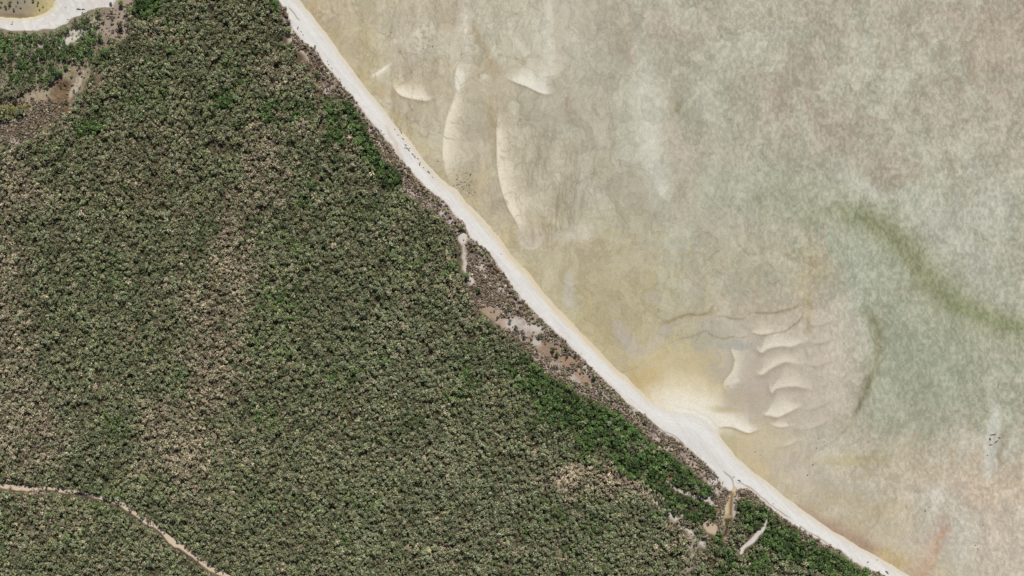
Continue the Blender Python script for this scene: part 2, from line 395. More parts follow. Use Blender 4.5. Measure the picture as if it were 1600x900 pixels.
G.crest([(1140,522,.4),(1152,526,.8),(1160,525,.8),(1168,520,.4)], -1, 8, (206,196,178), .7)
G.crest([(1173,517,.3),(1180,520,.7),(1190,522,1),(1202,520,.7),(1212,516,.4)], -1, 11, (224,212,188), .88, edge=1.9, h=.25, lee=LEE, leew=3, leea=.5)
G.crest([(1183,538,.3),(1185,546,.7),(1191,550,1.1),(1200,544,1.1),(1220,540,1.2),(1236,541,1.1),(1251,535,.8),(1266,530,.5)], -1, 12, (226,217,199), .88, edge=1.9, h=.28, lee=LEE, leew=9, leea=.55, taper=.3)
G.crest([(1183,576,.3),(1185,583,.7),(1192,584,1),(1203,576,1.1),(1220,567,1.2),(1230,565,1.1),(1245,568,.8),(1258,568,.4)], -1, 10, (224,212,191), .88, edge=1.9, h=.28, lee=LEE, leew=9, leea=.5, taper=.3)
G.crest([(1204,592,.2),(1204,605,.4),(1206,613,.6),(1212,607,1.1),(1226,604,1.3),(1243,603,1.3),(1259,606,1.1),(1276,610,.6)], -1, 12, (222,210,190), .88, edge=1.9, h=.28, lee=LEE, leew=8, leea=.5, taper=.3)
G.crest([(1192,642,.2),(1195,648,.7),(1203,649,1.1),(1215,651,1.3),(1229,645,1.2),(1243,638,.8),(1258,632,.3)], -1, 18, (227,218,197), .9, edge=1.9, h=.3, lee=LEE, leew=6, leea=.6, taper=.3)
G.crest([(1203,660,.3),(1210,665,.8),(1219,667,1),(1230,666,.9),(1250,662,.4)], -1, 9, (224,213,192), .9, h=.2, lee=LEE, leew=3, leea=.35)
G.crest([(1200,699,.3),(1212,699,.7),(1226,697,.9),(1245,691,.7),(1262,684,.3)], -1, 9, (213,200,176), .8, h=.2, lee=(178,162,132), leew=4, leea=.4)
G.crest([(1146,541,.4),(1144,548,.8),(1148,560,.9),(1148,569,.9),(1144,582,1.1),(1133,596,1),(1131,606,.9),(1140,613,.5)], -1, 13, (223,212,191), .95, h=.35, lee=(176,156,122), leew=4, leea=.5, taper=.25)
G.line([(1139,606,5),(1146,598,5),(1155,590,5)], (224,216,202), .7, warp=0)
for P_, rc, tn in (([(1262,505,.4),(1275,508,1),(1292,504,.8),(1304,498,.3)],12,(206,193,175)),([(1262,532,.4),(1278,536,1),(1296,531,.8),(1308,526,.3)],12,(206,193,175)),
        ([(1256,566,.3),(1272,571,1),(1290,567,.8),(1305,560,.3)],14,(206,193,174)),([(1258,640,.3),(1272,638,1),(1290,630,.8),(1302,620,.3)],16,(204,191,172)),
        ([(1240,668,.3),(1262,670,1),(1284,662,.8),(1300,650,.3)],14,(204,191,172)),([(1120,545,.3),(1128,556,.9),(1126,570,.8),(1118,580,.3)],10,(203,189,160))):
    G.crest(P_, -1, rc, tn, .7, edge=2, h=.22, lee=(178,163,143), leew=5, leea=.35)
# pale peach shallow over the spit's shoulder, yellow pool and the white tongue
G.blob(1060, 590, 66, 42, 25, (207,190,150), .85, 1, .5); G.blob(1010, 600, 22, 30, -45, (196,168,112), .6, 2)
G.blob(1085, 560, 40, 22, 0, (198,182,142), .6, 2); G.blob(1105, 625, 26, 26, 0, (200,184,146), .6, 2)
G.blob(1078, 625, 50, 30, 20, (226,214,190), .95, 1, .8); G.blob(1062, 642, 44, 26, 35, (228,220,204), .95, 1, .7)
G.blob(1114, 650, 42, 22, 25, (227,218,201), .9, 1, .7)
G.blob(1180, 690, 50, 20, 10, (200,186,152), .85, 2, .4); G.blob(1135, 700, 26, 16, 30, (194,179,140), .7, 1)
G.blob(1170, 712, 30, 18, 50, (194,180,144), .6, 2); G.blob(1190, 735, 24, 12, 45, (200,184,144), .6, 1)
G.blob(1140, 640, 26, 5, 5, (182,164,124), .75, 1); G.blob(1165, 625, 30, 12, 0, (186,170,146), .6, 1)
G.crest([(1108,668,.8),(1117,668,1),(1133,666,1),(1147,668,1),(1159,673,1),(1170,676,1),(1180,673,.8),(1196,668,.4)], -1, 20, (230,222,208), .95, h=.35, lee=(172,152,108), leew=4, leea=.6, taper=.3)
G.blob(1112, 668, 14, 12, 0, (224,216,198), .7, 0)
G.blob(1090, 668, 34, 24, 40, (224,221,213), .95, 1, .5, h=.3)
# southern flat
G.blob(1260, 740, 60, 26, 30, (188,178,160), .5, 3); G.blob(1380, 690, 70, 26, 0, (178,166,142), .5, 3, .6, 0, .4, 8)
G.blob(1330, 720, 60, 9, -10, (184,172,128), .6, 2); G.blob(1310, 770, 60, 30, 20, (186,180,160), .5, 3)
G.blob(1350, 800, 70, 14, 10, (186,170,132), .5, 3); G.blob(1430, 740, 60, 30, 0, (190,176,146), .4, 3)
G.blob(1560, 760, 80, 60, 0, (196,176,150), .6, 3); G.blob(1440, 860, 50, 30, 0, (190,180,160), .5, 3)
G.line([(1232,784,6),(1262,804,9),(1300,826,14),(1345,850,14),(1385,872,10)], (166,138,114), .8, warp=1)
G.blob(1392, 872, 26, 14, 20, (190,166,116), .75, 2)
G.line([(1478,800,6),(1468,830,10),(1458,860,12),(1440,890,14),(1420,910,16)], (190,154,124), .6, warp=2)
G.blob(1475, 822, 9, 26, 20, (180,150,126), .6, 2)
G.blob(1552, 690, 13, 54, 8, (196,194,182), .8, 1, .35); G.blob(1556, 640, 8, 20, 0, (200,198,186), .5, 1)
G.blob(1578, 700, 10, 30, 10, (192,190,176), .5, 2); G.line([(1566,650,4),(1566,690,5),(1560,715,4),(1575,730,4)], (160,152,120), .5, warp=1)
G.blob(1465, 780, 14, 18, 0, (198,194,182), .6, 2); G.blob(1500, 830, 34, 44, 20, (192,188,174), .6, 3)
G.blob(1560, 850, 40, 40, 0, (192,178,158), .5, 3); G.blob(1450, 790, 24, 22, 30, (188,184,168), .4, 2)
# fine mottle everywhere on the flat, strongest in the north east
ne = sstep(900, 1300, X + .5 * (300 - Y)) * .8 + .2
def ridged(x, y, sc, octv, seed):
    t = 0; a = 1; tot = 0
    for i in range(octv):
        t = t + a * (1 - np.abs(2 * vnoise(x, y, sc, seed + i * 13) - 1)) ** 2; tot += a; a *= .55; sc *= .5; x, y = .8 * x - .6 * y + 9.1, .6 * x + .8 * y + 4.7
    return t / tot
m4 = fbm((X + wx2 * .3) * 1.15, Y * .75, 3.6, 2, 61); m9 = fbm(X * 1.1, Y * .8, 11, 3, 62)
# marbling: streaks drawn out by the tide, north-south off the beach, wandering on the outer flat
flowx, flowy = X + wx2 * 1.6 + w1x, Y + wy2 * 1.6 + w1y
marb = ridged(flowx * 1.3, flowy * .75, 15, 4, 811); marb2 = ridged(flowx * .9, flowy * .8, 7, 3, 823)
lw = 1 - east * .55
sm = 1 - .8 * np.exp(-(((X - 1140) / 150) ** 2 + ((Y - 620) / 105) ** 2) ** 1.5) - .35 * np.exp(-(np.clip(-D_sea, 0, 900) / 70) ** 2)
sm = np.clip(sm, .15, 1) * (1 - .75 * G.B)
mz = ne * sm
def lift(a): G.C[:] += a[..., None] * np.array((1, 1, .98), F)
lift(sstep(.55, .66, m4) * mz * 10 - sstep(.43, .33, m4) * mz * 5)
mc1 = fbm((X + wx2 * .5 + w1x) * 1.3, (Y + wy2 * .5 + w1y) * .8, 12, 3, 63); mc2 = fbm((X + wx2 + w1x) * 1.1, (Y + wy2 + w1y) * .9, 26, 4, 64)
lift(-contour(mc1, .5, .75) * sm * 4 + sstep(.56, .60, mc1) * sm * 3)
lift(-contour(mc2, .48, .85) * sm * 10 + sstep(.53, .55, mc2) * sm * 5 - sstep(.42, .40, mc2) * sm * 5)
G.C += ((((m4 - .5) * 10 * ne + (marb - .42) * 12 * lw + (marb2 - .42) * 5 + (n_ti - .5) * 4) * sm)[..., None] * np.array((1, 1, .95), F))
ringn = np.abs(m4 - .55)
G.fill(sstep(.05, .01, ringn) * ne * .34 * sstep(.45, .6, fbm(X, Y, 90, 3, 63)), (205, 203, 188))
# bed height
calm = 1 - .8 * np.exp(-(np.hypot((X - 1120) / 130, (Y - 630) / 90)) ** 4)
G.H = G.H * 1.9 - .25 - 1.1 * (1 - np.exp(-np.clip(-D_sea, 0, 4000) / 45)) + .12 * (n_mid - .5) + (.38 * (marb - .4) * lw + .10 * (marb2 - .4)) * calm * (1 - .8 * G.B)
lum = G.C @ np.array((.3, .59, .11), F)
ref = np.array((188, 179, 160), F); ref = ref / (ref @ np.array((.3, .59, .11), F))
G.C += (south * (X > 1150))[..., None] * np.array((9, 6, 8), F) + (1 - east)[..., None] * np.array((8, 5, 2), F)
G.C[:] = lum[..., None] * ref + (G.C - lum[..., None] * ref) * (.84 - .18 * east * sstep(330, 180, Y))[..., None]      # thin films of weed tint the sand only lightly
seaC, seaH = G.C.copy(), G.H.copy()

# ---------------------------------------------------------------- the land's own colours
G.C[:] = np.array((230, 227, 219), F)
shore_n = fbm(X, Y, 22, 3, 91)
band = np.exp(-((D_sea - 1.5) / (3.4 + 3 * shore_n)) ** 2) * (.42 + .58 * np.exp(-((X - 890) / 120) ** 4)) * (1 - .95 * np.exp(-(np.hypot(X - 1082, Y - 660) / 62) ** 4))
G.fill(band * .85, (222, 203, 164))
G.fill(np.exp(-((D_sea - 6) / 5) ** 2) * .4 * sstep(560, 760, X) * sstep(1000, 850, X), (228, 208, 170))
along = X * .62 + Y * .78; across = X * .78 - Y * .62
G.C += ((fbm(along / 9, across, 5, 3, 95) - .5) * 9)[..., None]
tl = fbm(X, Y, 45, 3, 98) * 10 + fbm(X, Y, 7, 2, 99) * 2
for q, (off, a) in enumerate(((7, .22), (12, .16), (17, .20), (22, .14))):
    G.fill(np.exp(-((D_sea - off - tl * .5) / .9) ** 2) * a * sstep(.35, .6, fbm(along, across, 26, 2, 140 + q)) * (D_sand < -1), (196, 184, 162))
G.fill(sstep(9, 0, D_sea - tl * .3) * .35, (224, 210, 182))
G.fill(sstep(.60, .68, fbm(along / 14, across, 3.2, 2, 96)) * .10 * (D_sea > 5), (176, 168, 152))
G.fill(sstep(-12, 2, D_sand) * .35 * (fbm(X, Y, 6, 2, 97) > .45), (208, 196, 182))
# lagoon bank
G.fill(np.exp(-((D_lag - 1.5) / 3) ** 2) * .8 * (D_lag > -3), (226, 212, 170))
# strand of leaf litter, dead twig and grey scrub behind the beach
scr = sstep(-1.5, 2.5, D_sand) * sstep(2, -2, D_bank)
litn = fbm(X, Y, 16, 4, 101)
G.fill(scr, (172, 156, 142))
G.fill(scr * sstep(.55, .66, litn) * .8, (208, 196, 184))
G.fill(scr * sstep(.46, .32, litn) * .8, (146, 124, 106))
speck = fbm(X, Y, 3.0, 2, 103)
G.fill(scr * sstep(.58, .72, speck) * .6, (112, 96, 84))
G.fill(scr * sstep(.42, .28, speck) * .5, (218, 208, 196))
G.blob(858, 545, 22, 12, 30, (160,134,110), .9, 1, .4); G.blob(885, 562, 24, 10, 30, (168,140,114), .9, 1, .4)
G.blob(912, 590, 22, 8, 32, (172,142,118), .85, 1, .4); G.blob(838, 534, 10, 8, 0, (214,204,188), .8, 1)
G.blob(765, 488, 22, 9, 35, (178,154,130), .9, 1, .4); G.blob(786, 505, 16, 7, 35, (186,164,144), .9, 1, .4)
G.blob(752, 440, 9, 12, 0, (134,112,94), .85, 1, .4); G.blob(800, 505, 12, 9, 0, (216,204,192), .85, 1)
G.blob(832, 512, 16, 9, 20, (218,208,194), .8, 1); G.blob(722, 372, 7, 12, 0, (226,218,204), .9, 1)
G.line([(724,380,5),(722,400,4),(728,420,5),(738,440,4),(742,455,3)], (224,214,198), .9)
G.blob(760, 440, 5, 16, -20, (216,208,198), .7, 1); G.blob(692, 325, 14, 9, 40, (206,190,178), .7, 1)
G.line([(600,190,3),(612,215,4),(628,250,4),(640,285,3)], (212,198,182), .8)
G.blob(448, 62, 9, 10, 0, (196,176,146), .9, 1); G.blob(462, 62, 8, 5, 0, (206,196,186), .8, 1)
G.blob(470, 88, 14, 8, 40, (198,176,152), .9, 1); G.blob(486, 110, 10, 10, 0, (188,164,140), .8, 1)
G.line([(494,118,3),(498,145,3),(500,175,4),(503,200,4),(500,215,5)], (168,146,122), .9)
G.blob(1060, 700, 24, 7, 38, (160,138,126), .85, 1, .4); G.blob(1036, 690, 12, 5, 38, (208,196,180), .8, 1)
G.blob(985, 645, 20, 4, 40, (190,172,158), .7, 1); G.blob(1117, 745, 7, 9, 0, (222,216,208), .9, 1)
# dark wrack lines above the tide
for L in ([(1010,655),(1030,668),(1052,682),(1072,699)], [(1013,661),(1034,675),(1050,690)], [(1150,752),(1170,762),(1192,778),(1212,796),(1240,814)],
          [(1165,762),(1182,778),(1200,794)], [(450,8),(462,24),(470,34)], [(1245,820),(1270,836),(1300,852)]):
    G.line(L, (128,112,96), .6, w=.9, warp=1)
# forest floor
fl = sstep(-3, 3, D_for)
inl = sstep(0, 1.5, D_bank)
G.fill(fl * (1 - inl), (100, 88, 70))
G.fill(fl * (1 - inl) * sstep(.5, .65, fbm(X, Y, 30, 3, 111)) * .6, (140, 122, 100))
tw = (X < 170) & (Y < 170)
G.fill(sstep(-6, 4, poly_sdf(X + w1x * 2, Y + w1y * 2, np.array([(-60,40),(110,36),(150,10),(210,-30),(215,50),(150,90),(110,120),(60,140),(-60,160)], float))) * .85 * (1 - inl), (158, 143, 122))
G.blob(118, 55, 24, 9, -25, (218,210,194), .8, 1, .4, 0, .4, 6); G.blob(60, 72, 9, 5, -30, (206,190,170), .8, 1); G.blob(95, 65, 12, 6, 0, (208,196,180), .7, 1)
G.blob(105, 68, 14, 6, -30, (220,212,196), .7, 1); G.blob(150, 34, 12, 6, -20, (222,212,198), .6, 1); G.blob(30, 78, 8, 6, 0, (204,188,172), .6, 1)
cb = sstep(-2, 2, D_cb)
G.fill(cb, (172, 155, 137)); G.blob(182, 24, 5, 22, 35, (158,142,128), .6, 1)
ca = sstep(-1.5, 1.5, D_ca)
G.fill(ca, (152, 140, 114))
for (x, y, rx, ry, r, c, a) in ((100,150,18,22,0,(128,104,76),.9),(98,133,12,7,20,(104,80,64),.85),(105,165,10,14,0,(112,90,68),.85),(112,168,6,9,0,(124,96,78),.6),
        (94,172,7,7,0,(126,98,68),.6),(78,163,20,8,-10,(124,96,80),.85),(60,150,22,10,-25,(174,158,132),.9),(70,190,26,16,-30,(128,108,92),.8),(30,208,30,12,-20,(126,106,88),.8),(120,135,5,26,25,(206,190,170),.8),(112,182,6,22,45,(188,166,126),.9),(60,212,26,4,-35,(200,182,150),.85),(98,196,4,5,0,(196,176,150),.7)):
    b = G.box(x-60, x+60, y-60, y+60); Xb, Yb = G.xy(b, 1); c0, s0 = math.cos(math.radians(r)), math.sin(math.radians(r))
    m = sstep(1.4, .6, np.hypot(((Xb-x)*c0+(Yb-y)*s0)/rx, (-(Xb-x)*s0+(Yb-y)*c0)/ry)) * ca[b]
    G.mix(b, m * a, c)
G.line([(-30,196,3),(0,195,5),(20,190,4),(38,180,4),(52,170,3)], (212,200,184), .9, fade=False)
G.line([(0,214,4),(16,220,5),(50,222,4)], (214,204,190), .8)
G.blob(16, 172, 34, 9, -8, (160,142,92), .8, 1)
G.fill(ca * sstep(.6, .75, speck) * .35, (90, 76, 62)); G.fill(ca * sstep(.4, .25, speck) * .25, (196, 180, 156))
# the pale dead arc, tracks and sand spurs in the south
G.line([(862,775,8),(880,748,12),(898,732,12),(918,724,7)], (220,200,170), 1, warp=1)
G.line([(940,735,7),(965,738,9),(985,750,8),(1002,764,6),(1020,778,5),(1036,794,7),(1052,808,6)], (212,192,164), 1, warp=1)
G.line([(1030,785,5),(1048,800,7),(1075,828,6),(1095,845,6),(1108,858,5)], (220,212,198), .95, warp=1)
G.blob(1080, 862, 12, 16, 10, (204,192,176), .7, 1); G.blob(1075, 893, 16, 12, 0, (196,180,160), .7, 1)
G.blob(1110, 825, 9, 14, -50, (206,188,158), .95, 1, .3); G.blob(1112, 812, 6, 6, 0, (190,160,126), .6, 1)
G.blob(1147, 800, 4, 12, 5, (220,208,200), .85, 1); G.blob(1110, 778, 9, 5, 20, (220,210,196), .85, 1)
G.blob(1048, 744, 8, 6, 0, (176,130,98), .6, 1)
for T_, c_ in ((TRACK, (220,200,172)), (SAND_SPUR, (222,214,202)), (TRACK2, (214,200,182))):
    G.line([tuple(p) for p in T_[::2]], c_, 1.0, warp=1, fade=False, hard=True)
G.line([(360,312,2),(355,340,3),(350,380,2)], (150,128,104), .5)
# creek: sandy throat, brown pool
b = G.box(1080, 1180, 740, 930); Xb, Yb = G.xy(b, 1); Xb = Xb + 5 * np.sin(Yb / 11.0) * sstep(800, 830, Yb) + G.N[b] * 9
dc, sc_, Wc, Tc = dist_line(Xb, Yb, CREEK)
mc = sstep(Wc + 1.5, Wc - .8, dc)
G.mix(b, mc * 1.0, (212,192,156))
G.mix(b, mc * sstep(807, 813, Yb), (92,84,48))
G.line([(1147,768,2),(1144,780,3),(1143,795,3),(1142,808,4)], (122,98,66), .85)
G.blob(1120, 797, 12, 4, -10, (138,98,58), .85, 1); G.blob(1127, 798, 4, 3, 0, (224,196,150), .9, 0)
G.line([(1128,735,.8),(1145,750,1.4),(1148,765,1.2)], (150,136,112), .7)
# land heights
rise = sstep(0, 30, D_w)
landH = .02 + D_w.clip(0, 3) * .05 + 1.9 * rise + .8 * sstep(-10, 14, D_sand) + .5 * (fbm(X, Y, 60, 3, 131) - .5) * rise + .3 * (fbm(X, Y, 9, 2, 132) - .5) * sstep(0, 6, D_sand)
dig = np.zeros(X.shape, F); dig[b] = mc * sstep(800, 814, Yb)
landH = landH * (1 - dig) - .35 * dig
landC = G.C.copy()
# lagoon bed
G.C[:] = np.array((172, 158, 134), F)
G.blob(60, 8, 26, 22, 0, (196,180,136), .95, 1, .3); G.blob(80, -10, 12, 30, 0, (216,200,156), .8, 1)
G.blob(22, 18, 28, 9, 0, (166,150,130), .7, 1); G.blob(30, 25, 28, 4, 4, (140,120,98), .6, 1); G.blob(34, 4, 22, 12, 0, (162,154,144), .6, 1)
G.fill(sstep(.55, .7, speck) * .3, (150, 136, 96))
lagC = G.C
ml = sstep(.4, -.4, D_lag)[..., None]; ms = sstep(.5, -.5, D_sea)[..., None]
C = landC * (1 - ml) + lagC * ml
# the spit: white sand carries on under a film of water where the delta meets the sea
C = C * (1 - ms) + seaC * ms
H = np.where(D_sea < 0, np.minimum(seaH, -.03), landH)
H = np.where(D_lag < 0, -.05 - .5 * (1 - np.exp(D_lag / 8)), H)
H = np.where((D_sea < 0) & (D_sea > -6), -.03 - .32 * (-D_sea / 6) * 1.0 + .0 * H, H)

ny, nx = X.shape
GN = GAIN_SEA * ms + GAIN * (1 - ms)
alb = np.clip(lin(np.clip(C, 0, 255)) / GN, 0.012, .8).astype(F)
V = np.empty((ny * nx, 3), F)
V[:, 0] = (X - 800).ravel(); V[:, 1] = (450 - Y).ravel(); V[:, 2] = H.ravel()
ii = (np.arange(ny - 1)[:, None] * nx + np.arange(nx - 1)[None, :]).ravel()
Q = np.stack([ii, ii + nx, ii + nx + 1, ii + 1], 1).astype(np.int32)

def quick_mesh(name, V, Q, face_col=None, vert_col=None, smooth_=False):
    k = Q.shape[1]
    me = bpy.data.meshes.new(name)
    me.vertices.add(len(V)); me.vertices.foreach_set("co", np.ascontiguousarray(V, dtype=F).ravel())
    me.loops.add(Q.size); me.loops.foreach_set("vertex_index", np.ascontiguousarray(Q, dtype=np.int32).ravel())
    me.polygons.add(len(Q)); me.polygons.foreach_set("loop_start", np.arange(0, Q.size, k, dtype=np.int32))
    me.polygons.foreach_set("use_smooth", np.full(len(Q), smooth_))
    me.update(calc_edges=True)
    if vert_col is not None:
        at = me.attributes.new("tone", 'FLOAT_VECTOR', 'POINT'); at.data.foreach_set("vector", np.ascontiguousarray(vert_col, dtype=F).ravel())
    if face_col is not None:
        at = me.attributes.new("tone", 'FLOAT_VECTOR', 'FACE'); at.data.foreach_set("vector", np.ascontiguousarray(face_col, dtype=F).ravel())
    return me

def new_obj(name, me, mat=None, parent=None, loc=(0,0,0)):
    o = bpy.data.objects.new(name, me); COL.objects.link(o)
    if mat is not None and me is not None and not me.materials: me.materials.append(mat)
    if parent is not None: o.parent = parent
    o.location = loc
    return o

def mat_base(name, rough=.9, spec=.15):
    m = bpy.data.materials.new(name); m.use_nodes = True
    p = m.node_tree.nodes["Principled BSDF"]
    p.inputs["Roughness"].default_value = rough
    p.inputs["Specular IOR Level"].default_value = spec
    return m, m.node_tree, p

# ground: mapped tones with fine procedural grain and bump
m_ground, nt, P = mat_base("sand_and_soil", .95, .05)
att = nt.nodes.new("ShaderNodeAttribute"); att.attribute_name = "tone"
tc = nt.nodes.new("ShaderNodeTexCoord")
n1 = nt.nodes.new("ShaderNodeTexNoise"); n1.inputs["Scale"].default_value = .55; n1.inputs["Detail"].default_value = 4
n2 = nt.nodes.new("ShaderNodeTexNoise"); n2.inputs["Scale"].default_value = .16; n2.inputs["Detail"].default_value = 3
mr = nt.nodes.new("ShaderNodeMapRange"); mr.inputs["From Min"].default_value = .3; mr.inputs["From Max"].default_value = .7
mr.inputs["To Min"].default_value = .95; mr.inputs["To Max"].default_value = 1.05
mr2 = nt.nodes.new("ShaderNodeMapRange"); mr2.inputs["From Min"].default_value = .3; mr2.inputs["From Max"].default_value = .7
mr2.inputs["To Min"].default_value = .97; mr2.inputs["To Max"].default_value = 1.03
mul = nt.nodes.new("ShaderNodeMath"); mul.operation = 'MULTIPLY'
vm = nt.nodes.new("ShaderNodeVectorMath"); vm.operation = 'SCALE'
nt.links.new(tc.outputs["Object"], n1.inputs["Vector"]); nt.links.new(tc.outputs["Object"], n2.inputs["Vector"])
nt.links.new(n1.outputs["Fac"], mr.inputs["Value"]); nt.links.new(n2.outputs["Fac"], mr2.inputs["Value"])
nt.links.new(mr.outputs[0], mul.inputs[0]); nt.links.new(mr2.outputs[0], mul.inputs[1])
nt.links.new(att.outputs["Vector"], vm.inputs[0]); nt.links.new(mul.outputs[0], vm.inputs["Scale"])
nt.links.new(vm.outputs[0], P.inputs["Base Color"])
bp = nt.nodes.new("ShaderNodeBump"); bp.inputs["Strength"].default_value = .08; bp.inputs["Distance"].default_value = .25
nt.links.new(n1.outputs["Fac"], bp.inputs["Height"]); nt.links.new(bp.outputs[0], P.inputs["Normal"])

g = new_obj("ground", quick_mesh("ground", V, Q, vert_col=alb.reshape(-1, 3), smooth_=True), m_ground)
g["kind"] = "structure"

# water: one level sheet; you look through it to the bed
m_water = bpy.data.materials.new("shallow_water"); m_water.use_nodes = True
nt = m_water.node_tree; nt.nodes.clear()
out = nt.nodes.new("ShaderNodeOutputMaterial"); mx = nt.nodes.new("ShaderNodeMixShader")
tr = nt.nodes.new("ShaderNodeBsdfTransparent"); tr.inputs["Color"].default_value = (.955, .965, .955, 1)
gl = nt.nodes.new("ShaderNodeBsdfGlossy"); gl.inputs["Roughness"].default_value = .12
fr = nt.nodes.new("ShaderNodeFresnel"); fr.inputs["IOR"].default_value = 1.33
wv = nt.nodes.new("ShaderNodeTexNoise"); wv.inputs["Scale"].default_value = .35; wv.inputs["Detail"].default_value = 3
wt = nt.nodes.new("ShaderNodeTexCoord"); wb = nt.nodes.new("ShaderNodeBump"); wb.inputs["Strength"].default_value = .15; wb.inputs["Distance"].default_value = .3
nt.links.new(wt.outputs["Object"], wv.inputs["Vector"]); nt.links.new(wv.outputs["Fac"], wb.inputs["Height"])
nt.links.new(wb.outputs[0], gl.inputs["Normal"]); nt.links.new(wb.outputs[0], fr.inputs["Normal"])
nt.links.new(fr.outputs[0], mx.inputs[0]); nt.links.new(tr.outputs[0], mx.inputs[1]); nt.links.new(gl.outputs[0], mx.inputs[2])
nt.links.new(mx.outputs[0], out.inputs[0])
w = new_obj("water", quick_mesh("water", np.array([(-6400,-6400,0),(6400,-6400,0),(6400,6400,0),(-6400,6400,0)], F), np.array([[0,1,2,3]])), m_water)
w["kind"] = "structure"

# ---------------------------------------------------------------- where plants grow: maps sampled by the planter
def sample(A, x, y):
    i = np.clip(np.searchsorted(G.xs, x), 0, nx - 1); j = np.clip(np.searchsorted(G.ys, y), 0, ny - 1)
    return A[j, i]

def field(blobs, base=0.0, warp=3):
    """soft 0..1 map from (x, y, rx, ry, rot, value)"""
    A = np.full(X.shape, base, F)
    for (x, y, rx, ry, rot, v) in blobs:
        R = max(rx, ry) * 1.8 + 40; bb = G.box(x - R, x + R, y - R, y + R); Xb, Yb = G.xy(bb, warp)
        c, t = math.cos(math.radians(rot)), math.sin(math.radians(rot))
        m = sstep(1.6, .5, np.hypot(((Xb-x)*c+(Yb-y)*t)/rx, (-(Xb-x)*t+(Yb-y)*c)/ry))
        A[bb] = A[bb] * (1 - m) + v * m
    return A

DRY = field([(395,300,40,120,25,.75),(355,440,42,90,12,.95),(345,560,45,90,15,.95),(290,680,60,60,20,.8),(10,560,55,160,-5,.85),(30,660,60,60,0,.8),
 (20,290,50,40,0,.7),(0,400,25,60,0,.6),(905,755,60,34,-10,.8),(892,740,34,17,-35,1.7),(968,742,34,12,20,1.6),(1005,768,24,10,40,1.3),(1075,830,40,40,45,.7),(700,740,40,30,0,.4),
 (470,130,40,40,0,.5),(200,60,60,60,0,.4),(540,230,30,20,0,.4),(60,800,60,30,0,.5),(230,270,80,60,0,.35),(720,480,24,60,-10,.5),(700,860,60,30,0,.5),(800,880,80,40,0,.4),
 (440,560,18,40,0,.3),(70,215,40,20,0,.6),(1150,860,50,40,0,.5)], .22)
RED = field([(230,270,90,70,20,.8),(160,210,60,40,0,.6),(330,300,60,50,0,.6),(40,330,50,50,0,.5),(300,90,60,50,0,.5),(400,90,50,50,0,.5),(640,760,50,40,0,.4),(500,420,60,50,0,.3),(250,520,60,40,0,.3)], .12)
GRN = field([(575,225,14,75,-28,1.6),(602,262,14,30,-35,1.6),(520,200,14,40,-10,.9),(445,185,60,30,0,.35),(360,160,30,16,0,.9),(560,330,60,30,20,.3),(460,400,22,30,0,.5),(450,460,40,30,0,.35),
 (860,605,30,40,-30,1.2),(910,650,60,34,30,1.5),(980,690,60,30,38,1.6),(1050,735,60,26,38,1.5),(1095,775,34,22,30,1.3),(820,590,50,24,30,.7),(740,620,60,40,0,.3),
 (1010,730,50,30,30,1.1),(1060,790,44,16,40,1.0),(1130,870,20,34,0,1.0),(1115,770,12,22,0,1.3),(1180,790,36,12,25,1.4),(1200,820,40,20,40,1.2),(1230,850,44,24,38,1.6),(1290,875,50,20,30,1.5),(1340,895,40,14,30,1.4),(1180,880,40,20,0,.6),
 (230,8,30,16,0,1.2),(110,70,60,24,-20,.85),(40,100,60,34,0,.8),(20,60,40,16,0,.8),(90,110,40,20,0,.85),(150,75,26,22,0,.8),(130,200,22,14,0,.6),(170,160,30,30,0,.3),
 (430,6,16,14,0,1.0),(200,560,70,40,0,.25),(180,680,60,30,0,.2),(90,470,60,40,0,.25),(420,780,60,40,0,.3),(250,760,30,20,0,.4),(470,610,50,50,0,.25),(620,650,50,40,0,.2),(570,880,50,30,0,.2)], .05, 2)
GRN = GRN + .34 * sstep(.52, .68, fbm(X, Y, 60, 4, 341))
GRN = GRN * np.where(X > 250, np.clip(-.55 + 2.9 * fbm(X, Y, 20, 4, 340, .65), .05, 1.3), 1)
GREY = np.clip(field([(640,540,120,60,0,.5),(700,780,160,90,0,.5),(960,830,80,50,0,.4),(560,520,60,60,0,.4),(80,600,90,60,0,.4),(200,240,60,30,0,.3)], .2), 0, 1)

OPEN = np.zeros(X.shape, F)                                     # bare ground among the trees
def open_line(P, extra):
    R = 14; bb = G.box(P[:,0].min()-R, P[:,0].max()+R, P[:,1].min()-R, P[:,1].max()+R)
    d, s_, W_, T_ = dist_line(G.X[bb], G.Y[bb], P); OPEN[bb] = np.maximum(OPEN[bb], (d < W_ + extra).astype(F))
open_line(TRACK, 2.3); open_line(SAND_SPUR, 2.2); open_line(TRACK2, .8); open_line(CREEK, .6)
def open_blob(x, y, rx, ry, rot, v=1.0):
    R = max(rx, ry) + 10; bb = G.box(x-R, x+R, y-R, y+R); Xb, Yb = G.xy(bb, 1)
    c, t = math.cos(math.radians(rot)), math.sin(math.radians(rot))
    m = np.hypot(((Xb-x)*c+(Yb-y)*t)/rx, (-(Xb-x)*t+(Yb-y)*c)/ry) < 1
    OPEN[bb] = np.maximum(OPEN[bb], m * v)
